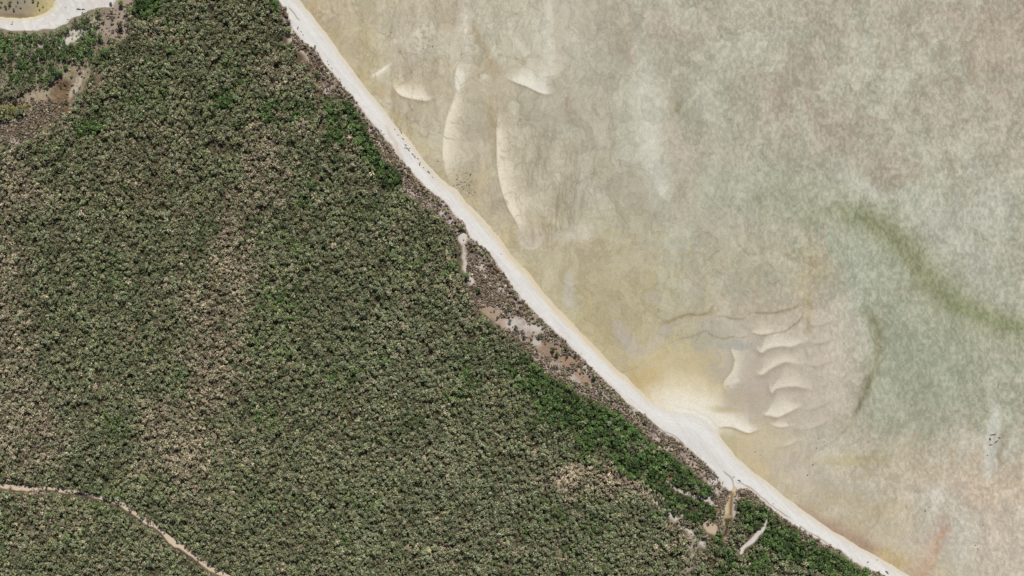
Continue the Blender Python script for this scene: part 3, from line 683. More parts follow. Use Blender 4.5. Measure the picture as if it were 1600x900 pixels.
for a_ in ((1110,825,10,14,-50),(1147,800,5,14,5),(1110,779,10,5,20),(894,742,26,10,-35,.5),(968,744,28,8,20,.6),(1010,772,16,5,42,.8),(1000,762,18,7,40,.75),(1032,790,14,5,45,.85),(1050,806,9,6,45,.9),(1085,843,22,9,45,.75),(1095,850,14,7,45,.8),(1082,870,8,10,0,.6),
           (470,90,12,10,40,.8),(448,63,8,10,0,.9),(486,112,8,10,0,.6),(498,150,3.5,30,0,.8),(503,205,6,16,0,.6),(118,57,26,9,-25,.8),(60,74,10,6,-30,.8),(38,88,10,7,0,.6),(104,68,12,6,0,.7),(165,70,14,8,0,.6),
           (70,95,12,6,0,.5),(20,100,14,7,0,.4),(100,100,20,5,-20,.6),(1048,745,7,6,0,.8),(905,700,5,4,0,.6),(925,715,4,4,0,.6),(360,345,4,26,5,.4),(540,235,9,6,40,.6),(1112,830,8,9,0,.8),(720,392,8,20,0,.8),(735,440,7,10,0,.7),(1072,893,16,10,0,.5)):
    open_blob(*a_)

SEA_OK = D_w > 3
forest_ok = (D_for > 2) & (D_bank < -3) & (D_ca < -1) & (D_cb < 0)
scrub_ok = (((D_sand > 0.5) & (D_for <= 3)) | (D_ca > 1) | (D_cb > 1)) & (D_bank < -1)

def jitter_points(sp, x0, x1, y0, y1, seed):
    r = np.random.default_rng(seed)
    ys_ = np.arange(y0, y1, sp * .88); pts = []
    for k, yy in enumerate(ys_):
        xx = np.arange(x0 + (k % 2) * sp * .5, x1, sp)
        pts.append(np.stack([xx, np.full(len(xx), yy)], 1))
    p = np.vstack(pts); p += r.uniform(-.55, .55, p.shape) * sp
    return p[r.permutation(len(p))]

# ---------------------------------------------------------------- plant shapes
def norm(v): return v / (np.linalg.norm(v, axis=1, keepdims=True) + 1e-9)

def crown_shape(r, n_lobe, n_leaf, size, flat=.75, spread=.55, twig=0.0):
    """leaf-clump quads on several lobes; radius 1, centre at the crown's middle; returns (N,4,3) and lobe index"""
    cs = [(0, 0, .25)]
    for k in range(n_lobe - 1):
        a = 2 * math.pi * (k + r.uniform(-.35, .35)) / (n_lobe - 1); q = spread * r.uniform(.75, 1.15)
        cs.append((q * math.cos(a), q * math.sin(a), r.uniform(-.35, .2)))
    out, idx = [], []
    for k, c in enumerate(cs):
        rad = r.uniform(.36, .52) if k else r.uniform(.4, .55)
        n = norm(r.normal(size=(n_leaf, 3)) + (0, 0, .35))
        n[:, 2] = np.where(n[:, 2] < -.45, -n[:, 2], n[:, 2])
        p = np.array(c) + n * rad * np.array((1, 1, flat)) * r.uniform(.7, 1.08, (n_leaf, 1))
        nn = norm(n + r.normal(size=n.shape) * .55)
        u = norm(np.cross(nn, r.normal(size=n.shape))); v = np.cross(nn, u)
        s = size * r.uniform(.6, 1.5, (n_leaf, 1)); e = r.uniform(.3, .95, (n_leaf, 1)) * s
        q = np.stack([p - u*s*r.uniform(.6,1,(n_leaf,1)) - v*e*.5, p + u*s*.6 - v*e, p + u*s*r.uniform(.6,1,(n_leaf,1)) + v*e*.6, p - u*s*.5 + v*e], 1)
        out.append(q); idx.append(np.full(n_leaf, k))
    return np.concatenate(out).astype(F), np.concatenate(idx)

def prism(a, b_, r0, r1, n=4):
    """tapered limb from a to b_"""
    a, b_ = np.array(a, float), np.array(b_, float); d = (b_ - a) / (np.linalg.norm(b_ - a) + 1e-9)
    u = np.cross(d, (0.3, 1, .2)); u /= np.linalg.norm(u); v = np.cross(d, u)
    t = np.linspace(0, 2 * math.pi, n, endpoint=False)
    ring = np.cos(t)[:, None] * u + np.sin(t)[:, None] * v
    A, B = a + ring * r0, b_ + ring * r1
    j = (np.arange(n) + 1) % n
    return np.stack([A, A[j], B[j], B], 1).astype(F)

TR = np.random.default_rng(21)
TEMPL = [crown_shape(TR, int(TR.integers(4, 8)), 14, TR.uniform(.18, .27), TR.uniform(.8, 1.4), TR.uniform(.45, .8)) for _ in range(16)]
SHRUB_T = [crown_shape(TR, 4, 12, .26, .8, .45) for _ in range(6)]

def bulk(points, radii, heights, cols, templ, name, mat, seed, lobe_var=.34, leaf_var=.40, trunk=True):
    """many plants in one mesh"""
    r = np.random.default_rng(seed); n = len(points); z0 = sample(H, points[:,0], points[:,1])
    which = r.integers(0, len(templ), n); VV, CC = [], []
    for k, (T, L) in enumerate(templ):
        s = np.where(which == k)[0]
        if not len(s): continue
        a = r.uniform(0, 2*math.pi, len(s)); ca_, sa_ = np.cos(a), np.sin(a)
        R = radii[s] * r.uniform(.9, 1.1, len(s))
        x = (T[None,:,:,0] * ca_[:,None,None] - T[None,:,:,1] * sa_[:,None,None]) * R[:,None,None]
        y = (T[None,:,:,0] * sa_[:,None,None] + T[None,:,:,1] * ca_[:,None,None]) * R[:,None,None] * r.uniform(.8, 1.15, len(s))[:,None,None]
        z = T[None,:,:,2] * R[:,None,None] * .95
        x = x + (points[s,0] - 800)[:,None,None]; y = y + (450 - points[s,1])[:,None,None]; z = z + (z0[s] + heights[s])[:,None,None]
        VV.append(np.stack([x, y, z], -1).reshape(-1, 3).astype(F))
        lv = 1 + r.uniform(-lobe_var, lobe_var, (len(s), L.max() + 1))
        c = cols[s][:, None, :] * lv[:, L][..., None] * (1 + r.uniform(-leaf_var, leaf_var, (len(s), len(L))))[..., None] * (1 + r.uniform(-.06, .06, (len(s), len(L), 3)))
        CC.append(c.reshape(-1, 3).astype(F))
    if trunk:
        t = prism((0,0,0), (.04,.03,1), 1, .6, 3)
        x = t[None,:,:,0] * (radii * .06 + .05)[:,None,None] + (points[:,0]-800)[:,None,None]
        y = t[None,:,:,1] * (radii * .06 + .05)[:,None,None] + (450-points[:,1])[:,None,None]
        z = t[None,:,:,2] * heights[:,None,None] + z0[:,None,None]
        VV.append(np.stack([x,y,z], -1).reshape(-1,3).astype(F)); CC.append(np.tile(np.array([.09,.075,.06], F), (n * 3, 1)))
    VV = np.concatenate(VV); CC = np.concatenate(CC)
    o = new_obj(name, quick_mesh(name, VV, np.arange(len(VV), dtype=np.int32).reshape(-1, 4), face_col=CC), mat)
    o["kind"] = "stuff"
    return o

m_leafmass, nt, P = mat_base("mixed_foliage", .8, .1)
att = nt.nodes.new("ShaderNodeAttribute"); att.attribute_name = "tone"
nt.links.new(att.outputs["Vector"], P.inputs["Base Color"])

def leaf_mat(name, col, var=.25):
    m, nt, P = mat_base(name, .8, .1)
    oi = nt.nodes.new("ShaderNodeObjectInfo"); gm = nt.nodes.new("ShaderNodeNewGeometry")
    def rng(src, lo, hi):
        k = nt.nodes.new("ShaderNodeMapRange"); k.inputs["To Min"].default_value = lo; k.inputs["To Max"].default_value = hi
        nt.links.new(src, k.inputs["Value"]); return k.outputs[0]
    a = rng(oi.outputs["Random"], 1 - var * .6, 1 + var * .6); b_ = rng(gm.outputs["Random Per Island"], 1 - var, 1 + var)
    mm = nt.nodes.new("ShaderNodeMath"); mm.operation = 'MULTIPLY'; nt.links.new(a, mm.inputs[0]); nt.links.new(b_, mm.inputs[1])
    v_ = nt.nodes.new("ShaderNodeVectorMath"); v_.operation = 'SCALE'; v_.inputs[0].default_value = col
    nt.links.new(mm.outputs[0], v_.inputs["Scale"]); nt.links.new(v_.outputs[0], P.inputs["Base Color"])
    return m
m_bark, nt, P = mat_base("grey_bark", .9, .1)
nb = nt.nodes.new("ShaderNodeTexNoise"); nb.inputs["Scale"].default_value = 3
rp = nt.nodes.new("ShaderNodeValToRGB"); rp.color_ramp.elements[0].color = (.08,.065,.05,1); rp.color_ramp.elements[1].color = (.24,.21,.18,1)
nt.links.new(nb.outputs["Fac"], rp.inputs[0]); nt.links.new(rp.outputs[0], P.inputs["Base Color"])

PAL = {k: tuple(lin(v)) for k, v in dict(
    tan=(178,163,138), olive=(140,142,102), sage=(142,149,116), dark=(86,98,66), brown=(134,113,90), bright=(104,130,74), lime=(134,150,100), deep=(74,94,56), yellow=(160,150,66), greybrown=(144,130,116), rust=(150,112,78)).items()}
LEAFK = 1.14

def tree_tones(p, seed):
    r = np.random.default_rng(seed); n = len(p)
    dry, red, grn, gry = (sample(A, p[:,0], p[:,1]) for A in (DRY, RED, GRN, GREY))
    patch = .6 * (fbm(p[:,0].astype(F), p[:,1].astype(F), 40, 5, 300, .7) - .5) + .12 * r.normal(size=n)
    w_ = np.stack([np.clip(dry * 1.4 - .06 + patch * 1.4, 0.02, 2) * 1.3, np.full(n, .7), .5 + gry, .45 - patch * 1.2, np.clip(red + patch * .6, .03, 1) * .8,
                   np.clip(grn - .1, 0, 2) * 2.2, np.clip(grn * .6 - patch * .6, .02, 1) * .8, np.clip(grn - .25, 0, 1.5) * 2.8], 1) * r.uniform(.1, 1, (n, 8)) ** .9
    strong = sstep(.8, 1.4, grn)
    w_[:, [0, 1, 2, 4]] *= (1 - .7 * strong)[:, None]
    names = ['tan', 'olive', 'sage', 'dark', 'brown', 'bright', 'lime', 'deep']
    base = np.array([PAL[k] for k in names], F)
    pick = np.argmax(w_, 1)
    c = base[pick] * .62 + (w_ / w_.sum(1, keepdims=True)) @ base * .38
    return c, pick, names, grn

# ---------------------------------------------------------------- individual plants
def put(o, label=None, cat=None, group=None):
    if label: o["label"] = label
    if cat: o["category"] = cat
    if group: o["group"] = group

def make_proto(name, part, mat, R, Hc, seed, n_lobe, n_leaf, size, trunk_r=.22, flat=.75, spread=.55, limbs=5):
    r = np.random.default_rng(seed)
    T, L = crown_shape(r, n_lobe, n_leaf, size, flat, spread)
    T = T * np.array((R, R, R * .95), F) + np.array((0, 0, Hc), F)
    e = bpy.data.objects.new(name, None); e.empty_display_size = 1
    me = quick_mesh(part, T.reshape(-1, 3), np.arange(T.shape[0] * 4, dtype=np.int32).reshape(-1, 4)); me.materials.append(mat)
    c = bpy.data.objects.new(part, me)
    fork = Hc * .45
    segs = [prism((0,0,-.3), (.1,.05,fork), trunk_r, trunk_r * .7, 6), prism((.1,.05,fork), (0,.1,Hc + R*.2), trunk_r * .7, trunk_r * .2, 5)]
    for k in range(limbs):
        a = 2 * math.pi * k / limbs + r.uniform(-.3, .3)
        segs.append(prism((.1,.05,fork * r.uniform(.8, 1.2)), (R*.6*math.cos(a), R*.6*math.sin(a), Hc + r.uniform(-.1,.15)*R), trunk_r*.5, trunk_r*.14, 4))
    S = np.concatenate(segs)
    mt = quick_mesh("trunk", S.reshape(-1, 3), np.arange(S.shape[0] * 4, dtype=np.int32).reshape(-1, 4)); mt.materials.append(m_bark)
    t = bpy.data.objects.new("trunk", mt)
    return e, (t, c)

def place(proto, x, y, s, rot, label, cat, group=None, sz=1.0):
    e0, parts = proto
    e = e0.copy(); COL.objects.link(e)
    e.location = (x - 800, 450 - y, float(sample(H, np.array([x]), np.array([y]))[0]))
    e.rotation_euler = (0, 0, rot); e.scale = (s, s, s * sz)
    for p in parts:
        c = p.copy(); COL.objects.link(c); c.parent = e
    put(e, label, cat, group)
    return e

TONEWORD = dict(tan="pale tan", olive="olive green", sage="grey-green", dark="dark olive", brown="brown", bright="bright green", lime="light green", deep="deep green", yellow="yellow-green", greybrown="grey-brown")
PROTO = {}
for i, k in enumerate(['tan', 'olive', 'sage', 'dark', 'brown']):
    mt_ = leaf_mat(TONEWORD[k].replace(' ', '_').replace('-', '_') + "_foliage", tuple(np.array(PAL[k]) * LEAFK))
    PROTO[k] = [make_proto("forest_tree", "crown", mt_, 1, 1.75, 50 + i * 7 + j, 7, 22, .19, .06) for j in range(3)]
for i, k in enumerate(['bright', 'lime', 'deep']):
    mt_ = leaf_mat(TONEWORD[k].replace(' ', '_') + "_foliage", tuple(np.array(PAL[k]) * LEAFK))
    PROTO[k] = [make_proto("coastal_tree", "crown", mt_, 1, 1.6, 90 + i * 7 + j, 7, 26, .18, .07, .85) for j in range(3)]
for i, k in enumerate(['greybrown', 'brown_s', 'olive_s', 'deep_s', 'yellow']):
    kk = k.replace('_s', '')
    mt_ = leaf_mat(TONEWORD[kk].replace('-', '_').replace(' ', '_') + "_shrub_leaves", tuple(np.array(PAL[kk]) * LEAFK))
    PROTO[k] = [make_proto("shrub", "crown", mt_, 1, .8, 130 + i * 7 + j, 5, 20, .22, .05, .9, .42) for j in range(2)]

_U = "zero one two three four five six seven eight nine ten eleven twelve thirteen fourteen fifteen sixteen seventeen eighteen nineteen".split()
_T = "x x twenty thirty forty fifty sixty seventy eighty ninety".split()
def words(n):
    if n < 20: return _U[n]
    if n >= 100: return "one hundred"
    return _T[n // 10] + ("-" + _U[n % 10] if n % 10 else "")
def ordinal(n):
    w = words(n); last = w.split("-")[-1]
    o_ = {"one":"first","two":"second","three":"third","five":"fifth","eight":"eighth","nine":"ninth","twelve":"twelfth"}.get(last) or (last[:-1] + "ieth" if last.endswith("y") else last + "th")
    return w[:len(w) - len(last)] + o_
def pct(x, y): return "%s percent across, %s down" % (words(round(x / 16)), words(round(y / 9)))
def untwin():
    """neighbours whose labels come out alike are told apart by their order from the left"""
    seen = {}
    for o in COL.objects:
        if o.parent is None and o.get("label") and o.get("group"): seen.setdefault(o["label"], []).append(o)
    for lab, os_ in seen.items():
        if len(os_) < 2: continue
        os_.sort(key=lambda o: o.location.x); n = len(os_)
        for i, o in enumerate(os_):
            w = ("left one", "right one") if n == 2 else ("left one", "middle one", "right one") if n == 3 else None
            o["label"] = lab + ", " + (w[i] if w else ordinal(i + 1) + " from left")
USED = {}
def unique(label, x, y):
    k = USED.get(label, 0); USED[label] = k + 1
    return label

def landmark(x, y):
    d, _, _, _ = dist_line(np.array([[x]], F), np.array([[y]], F), TRACK)
    if d[0, 0] < 14: return "beside the sandy track"
    d, _, _, _ = dist_line(np.array([[x]], F), np.array([[y]], F), CREEK)
    if d[0, 0] < 22: return "beside the brown creek"
    d, _, _, _ = dist_line(np.array([[x]], F), np.array([[y]], F), FOREST_EDGE)
    if d[0, 0] < 12: return "on the forest's seaward edge"
    if x < 215 and y < 150: return "near the lagoon's sand bank"
    if x < 180 and y < 260: return "beside the brown clearing"
    if 850 < x < 1020 and 700 < y < 800: return "near the pale dead arc"
    if x > 1142: return "east of the brown creek"
    return "in the dense forest"

CIRC = []   # discs already taken by individuals (x, y, r)
def pick_spots(mask_fn, n, dmin, seed, tries=60000):
    r = np.random.default_rng(seed); P_ = np.stack([r.uniform(4, 1596, tries), r.uniform(4, 896, tries)], 1)
    P_ = P_[mask_fn(P_)]; grid = {}; out = []
    for x, y in P_:
        if len(out) >= n: break
        cx, cy = int(x // dmin), int(y // dmin)
        if any(((x-a)**2 + (y-b_)**2) < dmin * dmin for i in (-1,0,1) for j in (-1,0,1) for (a, b_) in grid.get((cx+i, cy+j), ())): continue
        grid.setdefault((cx, cy), []).append((x, y)); out.append((x, y))
    return np.array(out)

rI = np.random.default_rng(5)
def plant_set(spots, rmin, rmax, words, cat, group, proto_fn, sz=1.0):
    for x, y, k in spots:
        s = rI.uniform(rmin, rmax); CIRC.append((x, y, s))
        place(PROTO[k][rI.integers(len(PROTO[k]))], x, y, s, rI.uniform(0, 6.28), words(k, x, y), cat, group, sz)

# hand placed trees and bushes one can pick out
HAND = [
 (452,49,5.6,'bright',"round bright green tree beside the beach, topmost of its strip"),
 (191,6,5.0,'bright',"lone green tree on white sand beside the lagoon bank"),
 (174,6,3.2,'greybrown',"small grey-brown bush on white sand left of lone green tree"),
 (142,46,5.0,'deep',"green bush standing in the white sand patch below lagoon"),
 (101,64,3.8,'lime',"light green bush alone in the pale sand patch"),
 (190,40,6.0,'dark',"dark olive tree at the edge of the tan clearing"),
 (25,160,3.6,'deep',"dark lone bush above the yellow-green patch"),
 (34,180,3.2,'deep_s',"dark bush on the white strip beside brown scrub"),
 (74,149,1.8,'deep_s',"tiny dark bush inside the brown clearing"),
 (497,118,4.4,'deep',"deep green tree between two bare tan strips near the beach"),
 (455,72,4.0,'dark',"dark tree on tan ground just below the bright one"),
 (463,84,3.6,'dark',"dark tree on tan ground, second below the bright one"),
 (720,357,3.8,'deep',"small dark green tree at the beach above the sandy gap"),
 (730,430,5.4,'bright',"green tree beside the narrow white sand path"),
 (748,454,4.6,'deep',"green tree at the foot of the narrow sand path"),
 (797,501,3.2,'dark',"slender dark tree in the pale patch, upper left one"),
 (806,511,3.7,'deep',"round dark tree standing alone in the pale sand patch"),
 (819,526,3.3,'deep',"dark tree on pale sand below the round lone one"),
 (832,524,1.9,'greybrown',"tiny dark bush alone on pale sand"),
 (842,527,2.6,'dark',"small dark bush right of the tiny lone one"),
 (864,546,4.4,'deep',"dark green tree above the rust-brown bare patch, left of pair"),
 (870,553,4.2,'deep',"dark green tree above the rust-brown bare patch, right of pair"),
 (886,555,2.8,'dark',"small dark tree right of the pair above the bare patch"),
 (857,571,2.8,'brown_s',"brown bush inside the rust-brown patch, left one"),
 (870,572,2.6,'brown_s',"brown bush inside the rust-brown patch, right one"),
 (873,584,2.8,'brown_s',"brown bush at the foot of the rust-brown patch"),
 (884,544,3.6,'dark',"dark olive tree between the tree pair and beach"),
 (899,555,3.2,'dark',"dark bush at the beach edge right of the tree pair"),
 (928,590,4.8,'deep',"green tree at the beach edge beside the bare strip"),
 (926,600,3.2,'brown_s',"brown bush below the green tree at the beach edge"),
 (1008,659,3.6,'dark',"dark bush poking onto the sand at forest edge"),
 (1048,690,2.6,'greybrown',"dark bush at the top of the grey scrub wedge"),
 (1093,718,3.2,'greybrown',"grey-brown bush alone on sand, upper of two"),
 (1111,735,3.4,'greybrown',"grey-brown bush alone on sand, lower of two"),
 (1160,769,4.8,'greybrown',"grey-brown tree on the point east of the creek mouth"),
 (1351,888,5.6,'bright',"green tree at beach edge near the photo's lower right"),
 (1130,770,1.4,'deep_s',"tiny dark bush on sand beside the creek mouth"),
 (493,73,2.0,'dark',"small dark bush on beach edge near the top"),
]
for (x, y, s, k, lab) in HAND:
    CIRC.append((x, y, s)); sm = s < 3.6
    fam = PROTO[k]
    place(fam[rI.integers(len(fam))], x, y, s, rI.uniform(0, 6.28), lab, "bush" if ('bush' in lab) else "tree")

# beach scrub clumps: brown bushes along the inner edge of the sand (photo pixels)
BEACHSHRUB = [(446,14,3.5),(449,24,4),(452,34,4),(445,20,3.2),(440,28,3.5),(447,38,3),(467,59,2),(486,82,3.5),(492,86,3.4),(489,90,2.8),(484,77,1.6),(499,92,3.5),(501,99,4),(497,104,3.2),
 (504,106,4),(508,114,4),(513,119,3.5),(506,121,3.2),(522,121,2.2),(527,134,3.4),(531,141,3.8),(535,146,2.8),(524,140,3.4),(540,150,2.6),(545,153,2.6),(552,162,3),(556,168,2.6),(563,172,2.8),(568,178,3),(566,186,3),
 (574,191,3),(581,197,3),(585,203,3),(588,208,2.4),(601,222,3),(606,228,3.6),(609,235,3.2),(613,242,2.2),(623,247,2),(624,258,3.4),(629,265,3),(638,273,3.8),(641,277,3),(650,290,3.2),(655,295,3),(663,300,2.6),
 (671,307,2.8),(677,311,2.8),(685,314,3),(689,318,3.2),(698,330,3.6),(704,338,3),(712,345,3.2),(715,352,2.6),(736,379,3.6),(741,382,4),(744,388,3.6),(738,390,3.4),(750,393,3.6),(755,397,3.6),(762,400,3.2),(765,405,3.2),
 (757,404,3.4),(768,413,3.8),(774,418,3.6),(778,422,3.4),(771,424,3.2),(762,412,3.2),(783,432,3.6),(789,438,3.2),(795,446,3.4),(786,445,3),(799,454,4),(807,463,4.2),(803,471,3.4),(811,470,3.2),(813,478,2.6),(820,482,3),(828,487,3),
 (833,495,2.8),(836,503,2.6),(842,506,2.6),(848,512,2.6),(852,523,2.6),(861,521,2.6),(857,530,2.6),(868,530,3),(877,538,2.6),(891,551,2.8),(882,541,3),(893,566,2),(897,568,2.2),(905,571,2.4),(889,573,2),(900,577,2.4),
 (907,581,2.6),(914,576,2.6),(919,580,2.6),(922,586,2.8),(938,594,2.2),(945,604,2.6),(940,611,2.4),(954,613,2.4),(957,618,2.2),(964,622,2.4),(968,628,2.4),(975,635,2.2),(982,640,2.2),(991,648,2),(998,654,2),
 (1066,700,2.4),(1069,703,2),(1080,706,2),(1084,711,2.4),(1079,714,2.6),(1098,724,2),(1104,728,2),(1117,741,2),(1168,775,2.6),(1163,779,2.4),(1238,822,2),(1247,828,2.6),(1262,838,2),(1276,848,2.2),(1290,855,2)]
row = [q for q in BEACHSHRUB]
for n_, (x, y, s) in enumerate(row):
    s *= 1.18
    k = ('greybrown', 'brown_s', 'greybrown', 'olive_s')[int(rI.integers(4))]
    CIRC.append((x, y, s))
    place(PROTO[k][rI.integers(2)], x, y, s, rI.uniform(0, 6.28), "%s bush at the beach's inner edge, %s" % (TONEWORD[k.replace('_s','')], pct(x, y)), "bush", "bushes along the inner edge of the beach")
# mangrove bushes standing in the lagoon's shallows
for (x, y, s) in [(2,2,2.6),(8,9,2.2),(16,6,2.6),(17,2,2.2),(10,12,2),(22,15,2),(25,9,1.6),(32,12,1.8),(14,13,1.4),(52,1,2.2),(60,4,2),(59,8,1.4),(67,11,1.6),(1,10,2.4),(28,3,1.6),(39,2,1.4),(62,15,1.2)]:
    CIRC.append((x, y, s))
    place(PROTO['dark' if rI.random() < .5 else 'olive_s'][0], x, y, s * 1.15, rI.uniform(0, 6.28), "dark bush standing in the top left lagoon, %s" % pct(x, y), "bush", "bushes in the lagoon shallows", .8)
# yellow-green bushes in the far left patch
for (x, y) in [(3,174),(8,180),(14,173),(20,178),(26,172),(32,168),(38,170),(12,184),(4,168),(30,176),(42,167),(22,169)]:
    s = rI.uniform(3, 4); CIRC.append((x, y, s))
    place(PROTO['yellow'][rI.integers(2)], x, y, s, rI.uniform(0, 6.28), "yellow-green bush in far left patch, %s" % pct(x, y), "bush", "yellow-green bushes beside the white strip")

OCC0 = np.array(CIRC)
def clear_of(P_, pad=1.0):
    C_ = np.array(CIRC); ok = np.ones(len(P_), bool)
    for k in range(0, len(C_), 400):
        q = C_[k:k+400]; d = np.hypot(P_[:,None,0] - q[None,:,0], P_[:,None,1] - q[None,:,1])
        ok &= ~(d < q[None,:,2] * pad).any(1)
    return ok

# 300 of the forest trees, the widest crowns, and 300 of the green coastal ones
def m_forest(P_): return sample(forest_ok, P_[:,0], P_[:,1]) & (sample(OPEN, P_[:,0], P_[:,1]) < .3) & (sample(GRN, P_[:,0], P_[:,1]) < .6) & clear_of(P_, 1.6)
def m_green(P_): return sample(forest_ok, P_[:,0], P_[:,1]) & (sample(OPEN, P_[:,0], P_[:,1]) < .3) & (sample(GRN, P_[:,0], P_[:,1]) > .65) & clear_of(P_, 1.5)
for mask, dmin, rr, cat, grp, seed in ((m_forest, 28, (4.3, 5.1), "tree", "wide crowned trees of the dense forest", 31), (m_green, 7.5, (4.2, 5.1), "tree", "green trees of the coastal belt", 32)):
    sp = pick_spots(mask, 300, dmin, seed)
    cols_, pick, names, _ = tree_tones(sp, seed + 5)
    for (x, y), pk in zip(sp, pick):
        k = names[pk]
        if cat and grp.startswith("wide") and k in ('bright', 'lime', 'deep'): k = 'olive'
        if grp.startswith("green") and k not in ('bright', 'lime', 'deep'): k = ('bright', 'deep', 'lime')[int(rI.integers(3))]
        s = rI.uniform(*rr); CIRC.append((x, y, s))
        place(PROTO[k][rI.integers(3)], x, y, s, rI.uniform(0, 6.28), "%s tree %s, %s" % (TONEWORD[k], landmark(x, y), pct(x, y)), cat, grp)

# ---------------------------------------------------------------- the rest of the wood, too many to count
PT = jitter_points(4.1, -75, 1500, -75, 975, 71)
gapn = fbm(PT[:,0].astype(F), PT[:,1].astype(F), 12, 3, 320)
ok = (gapn > .29) & (RNG.random(len(PT)) > .03) & sample(forest_ok, PT[:,0], PT[:,1]) & (RNG.random(len(PT)) > sample(OPEN, PT[:,0], PT[:,1]))
thin = (PT[:,0] < 160) & (PT[:,1] < 150) & (PT[:,1] > 40) & (RNG.random(len(PT)) < .06)
PT = PT[ok & ~thin]; PT = PT[clear_of(PT, .72)]
cols_, pick, names, grn_ = tree_tones(PT, 72)
PALE = 1 + .35 * sstep(1.0, 1.5, sample(DRY, PT[:,0], PT[:,1]))
gain = PALE * np.random.default_rng(73).uniform(.84, 1.14, len(PT)) * (.68 + .72 * fbm(PT[:,0].astype(F), PT[:,1].astype(F), 22, 4, 330))
cols_ = cols_ * (gain * LEAFK)[:, None]
rad = 1.5 + 2.7 * np.random.default_rng(74).random(len(PT)) ** 1.9; hts = rad * 1.5 + np.random.default_rng(75).uniform(0, 6.5, len(PT)) + 8 * (fbm(PT[:,0].astype(F), PT[:,1].astype(F), 13, 3, 321) - .42)
hts = np.maximum(hts, rad)
dry_ = sample(DRY, PT[:,0], PT[:,1]); hts = hts - np.clip(dry_ - .5, 0, 1) * 2.5
isg = grn_ > .75
# undergrowth between the trunks, so that gaps in the canopy are not bare
PU = jitter_points(4.6, -75, 1500, -75, 975, 77)
PU = PU[sample(forest_ok, PU[:,0], PU[:,1]) & (RNG.random(len(PU)) > sample(OPEN, PU[:,0], PU[:,1]) * 1.2) & ~((PU[:,0] < 170) & (PU[:,1] < 150))]
PU = PU[clear_of(PU, .5)]
cu, _, _, gu = tree_tones(PU, 78)
cu = cu * np.random.default_rng(79).uniform(.5, .9, (len(PU), 1)); ru = np.random.default_rng(80).uniform(1.5, 2.9, len(PU))  # undergrowth tones darkened to deepen the shade in canopy gaps
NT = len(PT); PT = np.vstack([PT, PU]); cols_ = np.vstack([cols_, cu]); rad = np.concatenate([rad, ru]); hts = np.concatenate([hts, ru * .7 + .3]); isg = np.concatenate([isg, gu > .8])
for sel, nm, lab, cat in ((~isg, "forest", "dense drab olive and tan woodland filling the land left of beach", "forest"),
                          (isg, "coastal_wood", "dense bright green woodland belt lining the inland side of beach", "wood")):
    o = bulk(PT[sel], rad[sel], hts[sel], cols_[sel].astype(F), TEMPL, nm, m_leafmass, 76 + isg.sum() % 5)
    put(o, lab, cat)

# low scrub
PS = jitter_points(2.5, -60, 1450, -60, 960, 81)
okS = sample(scrub_ok, PS[:,0], PS[:,1]) & (sample(D_w, PS[:,0], PS[:,1]) > 6)
den = fbm(PS[:,0].astype(F), PS[:,1].astype(F), 16, 3, 310)
inca = sample(D_ca, PS[:,0], PS[:,1]) > 0; incb = sample(D_cb, PS[:,0], PS[:,1]) > 0
lowp = (PS[:,0] * .82 + PS[:,1] > 200 + 20)
pr = np.where(inca, np.where((PS[:,1] > 158 + .0 * PS[:,0]) & (PS[:,0] < 100), .9, .08), np.where(incb, .25, sstep(.30, .46, den) * .75 + .25))
bare = np.zeros(len(PS), bool)
for (x, y, rx, ry) in ((858,545,20,11),(885,563,22,9),(912,591,20,8),(765,488,20,10),(786,505,14,8),(724,400,7,34),(808,505,16,12),(835,515,16,9),(448,62,9,9),(470,88,10,8),(838,534,8,6),(722,372,9,8)):
    bare |= np.hypot((PS[:,0]-x)/rx, (PS[:,1]-y)/ry) < 1
pr = np.where(bare, pr * .06, pr)
PS = PS[okS & (RNG.random(len(PS)) < pr * (1 - sample(OPEN, PS[:,0], PS[:,1])))]; PS = PS[clear_of(PS, .8)]
rs = np.random.default_rng(82); base = np.array([PAL['greybrown'], PAL['brown'], PAL['tan'], PAL['olive'], PAL['dark']], F)
cs_ = base[rs.choice(5, len(PS), p=[.48, .12, .26, .10, .04])] * rs.uniform(.7, 1.3, (len(PS), 1))
rr_ = .9 + 2.1 * rs.random(len(PS)) ** 1.6 + .8 * (fbm(PS[:,0].astype(F), PS[:,1].astype(F), 10, 2, 350) > .55)
o = bulk(PS, rr_, rr_ * .35 + .1, cs_.astype(F), SHRUB_T, "scrub", m_leafmass, 83, trunk=False)
put(o, "low grey-brown scrub between the beach and forest and round clearings", "scrub")

# ---------------------------------------------------------------- rocks and driftwood
def rough_stone(seed):
    r = np.random.default_rng(seed); n, m_ = 9, 5; vs = []
    for i in range(m_):
        th = math.pi * (i + .5) / m_
        for j in range(n):
            ph = 2 * math.pi * j / n; q = r.uniform(.72, 1.1)
            vs.append((q*math.sin(th)*math.cos(ph), .8*q*math.sin(th)*math.sin(ph), .55*q*math.cos(th)))
    vs += [(0,0,.5),(0,0,-.5)]; fs = []
    for i in range(m_-1):
        for j in range(n): fs.append((i*n+j, (i+1)*n+j, (i+1)*n+(j+1)%n, i*n+(j+1)%n))
    for j in range(n): fs.append((len(vs)-2, j, (j+1)%n)); fs.append((len(vs)-1, (m_-1)*n+(j+1)%n, (m_-1)*n+j))
    me = bpy.data.meshes.new("rock"); me.from_pydata(vs, [], fs); me.update(); return me
m_rock, nt, P = mat_base("dark_wet_rock", .7, .3)
nb = nt.nodes.new("ShaderNodeTexNoise"); nb.inputs["Scale"].default_value = 2.5; rp = nt.nodes.new("ShaderNodeValToRGB")
rp.color_ramp.elements[0].color = (.07,.06,.045,1); rp.color_ramp.elements[1].color = (.22,.19,.15,1)
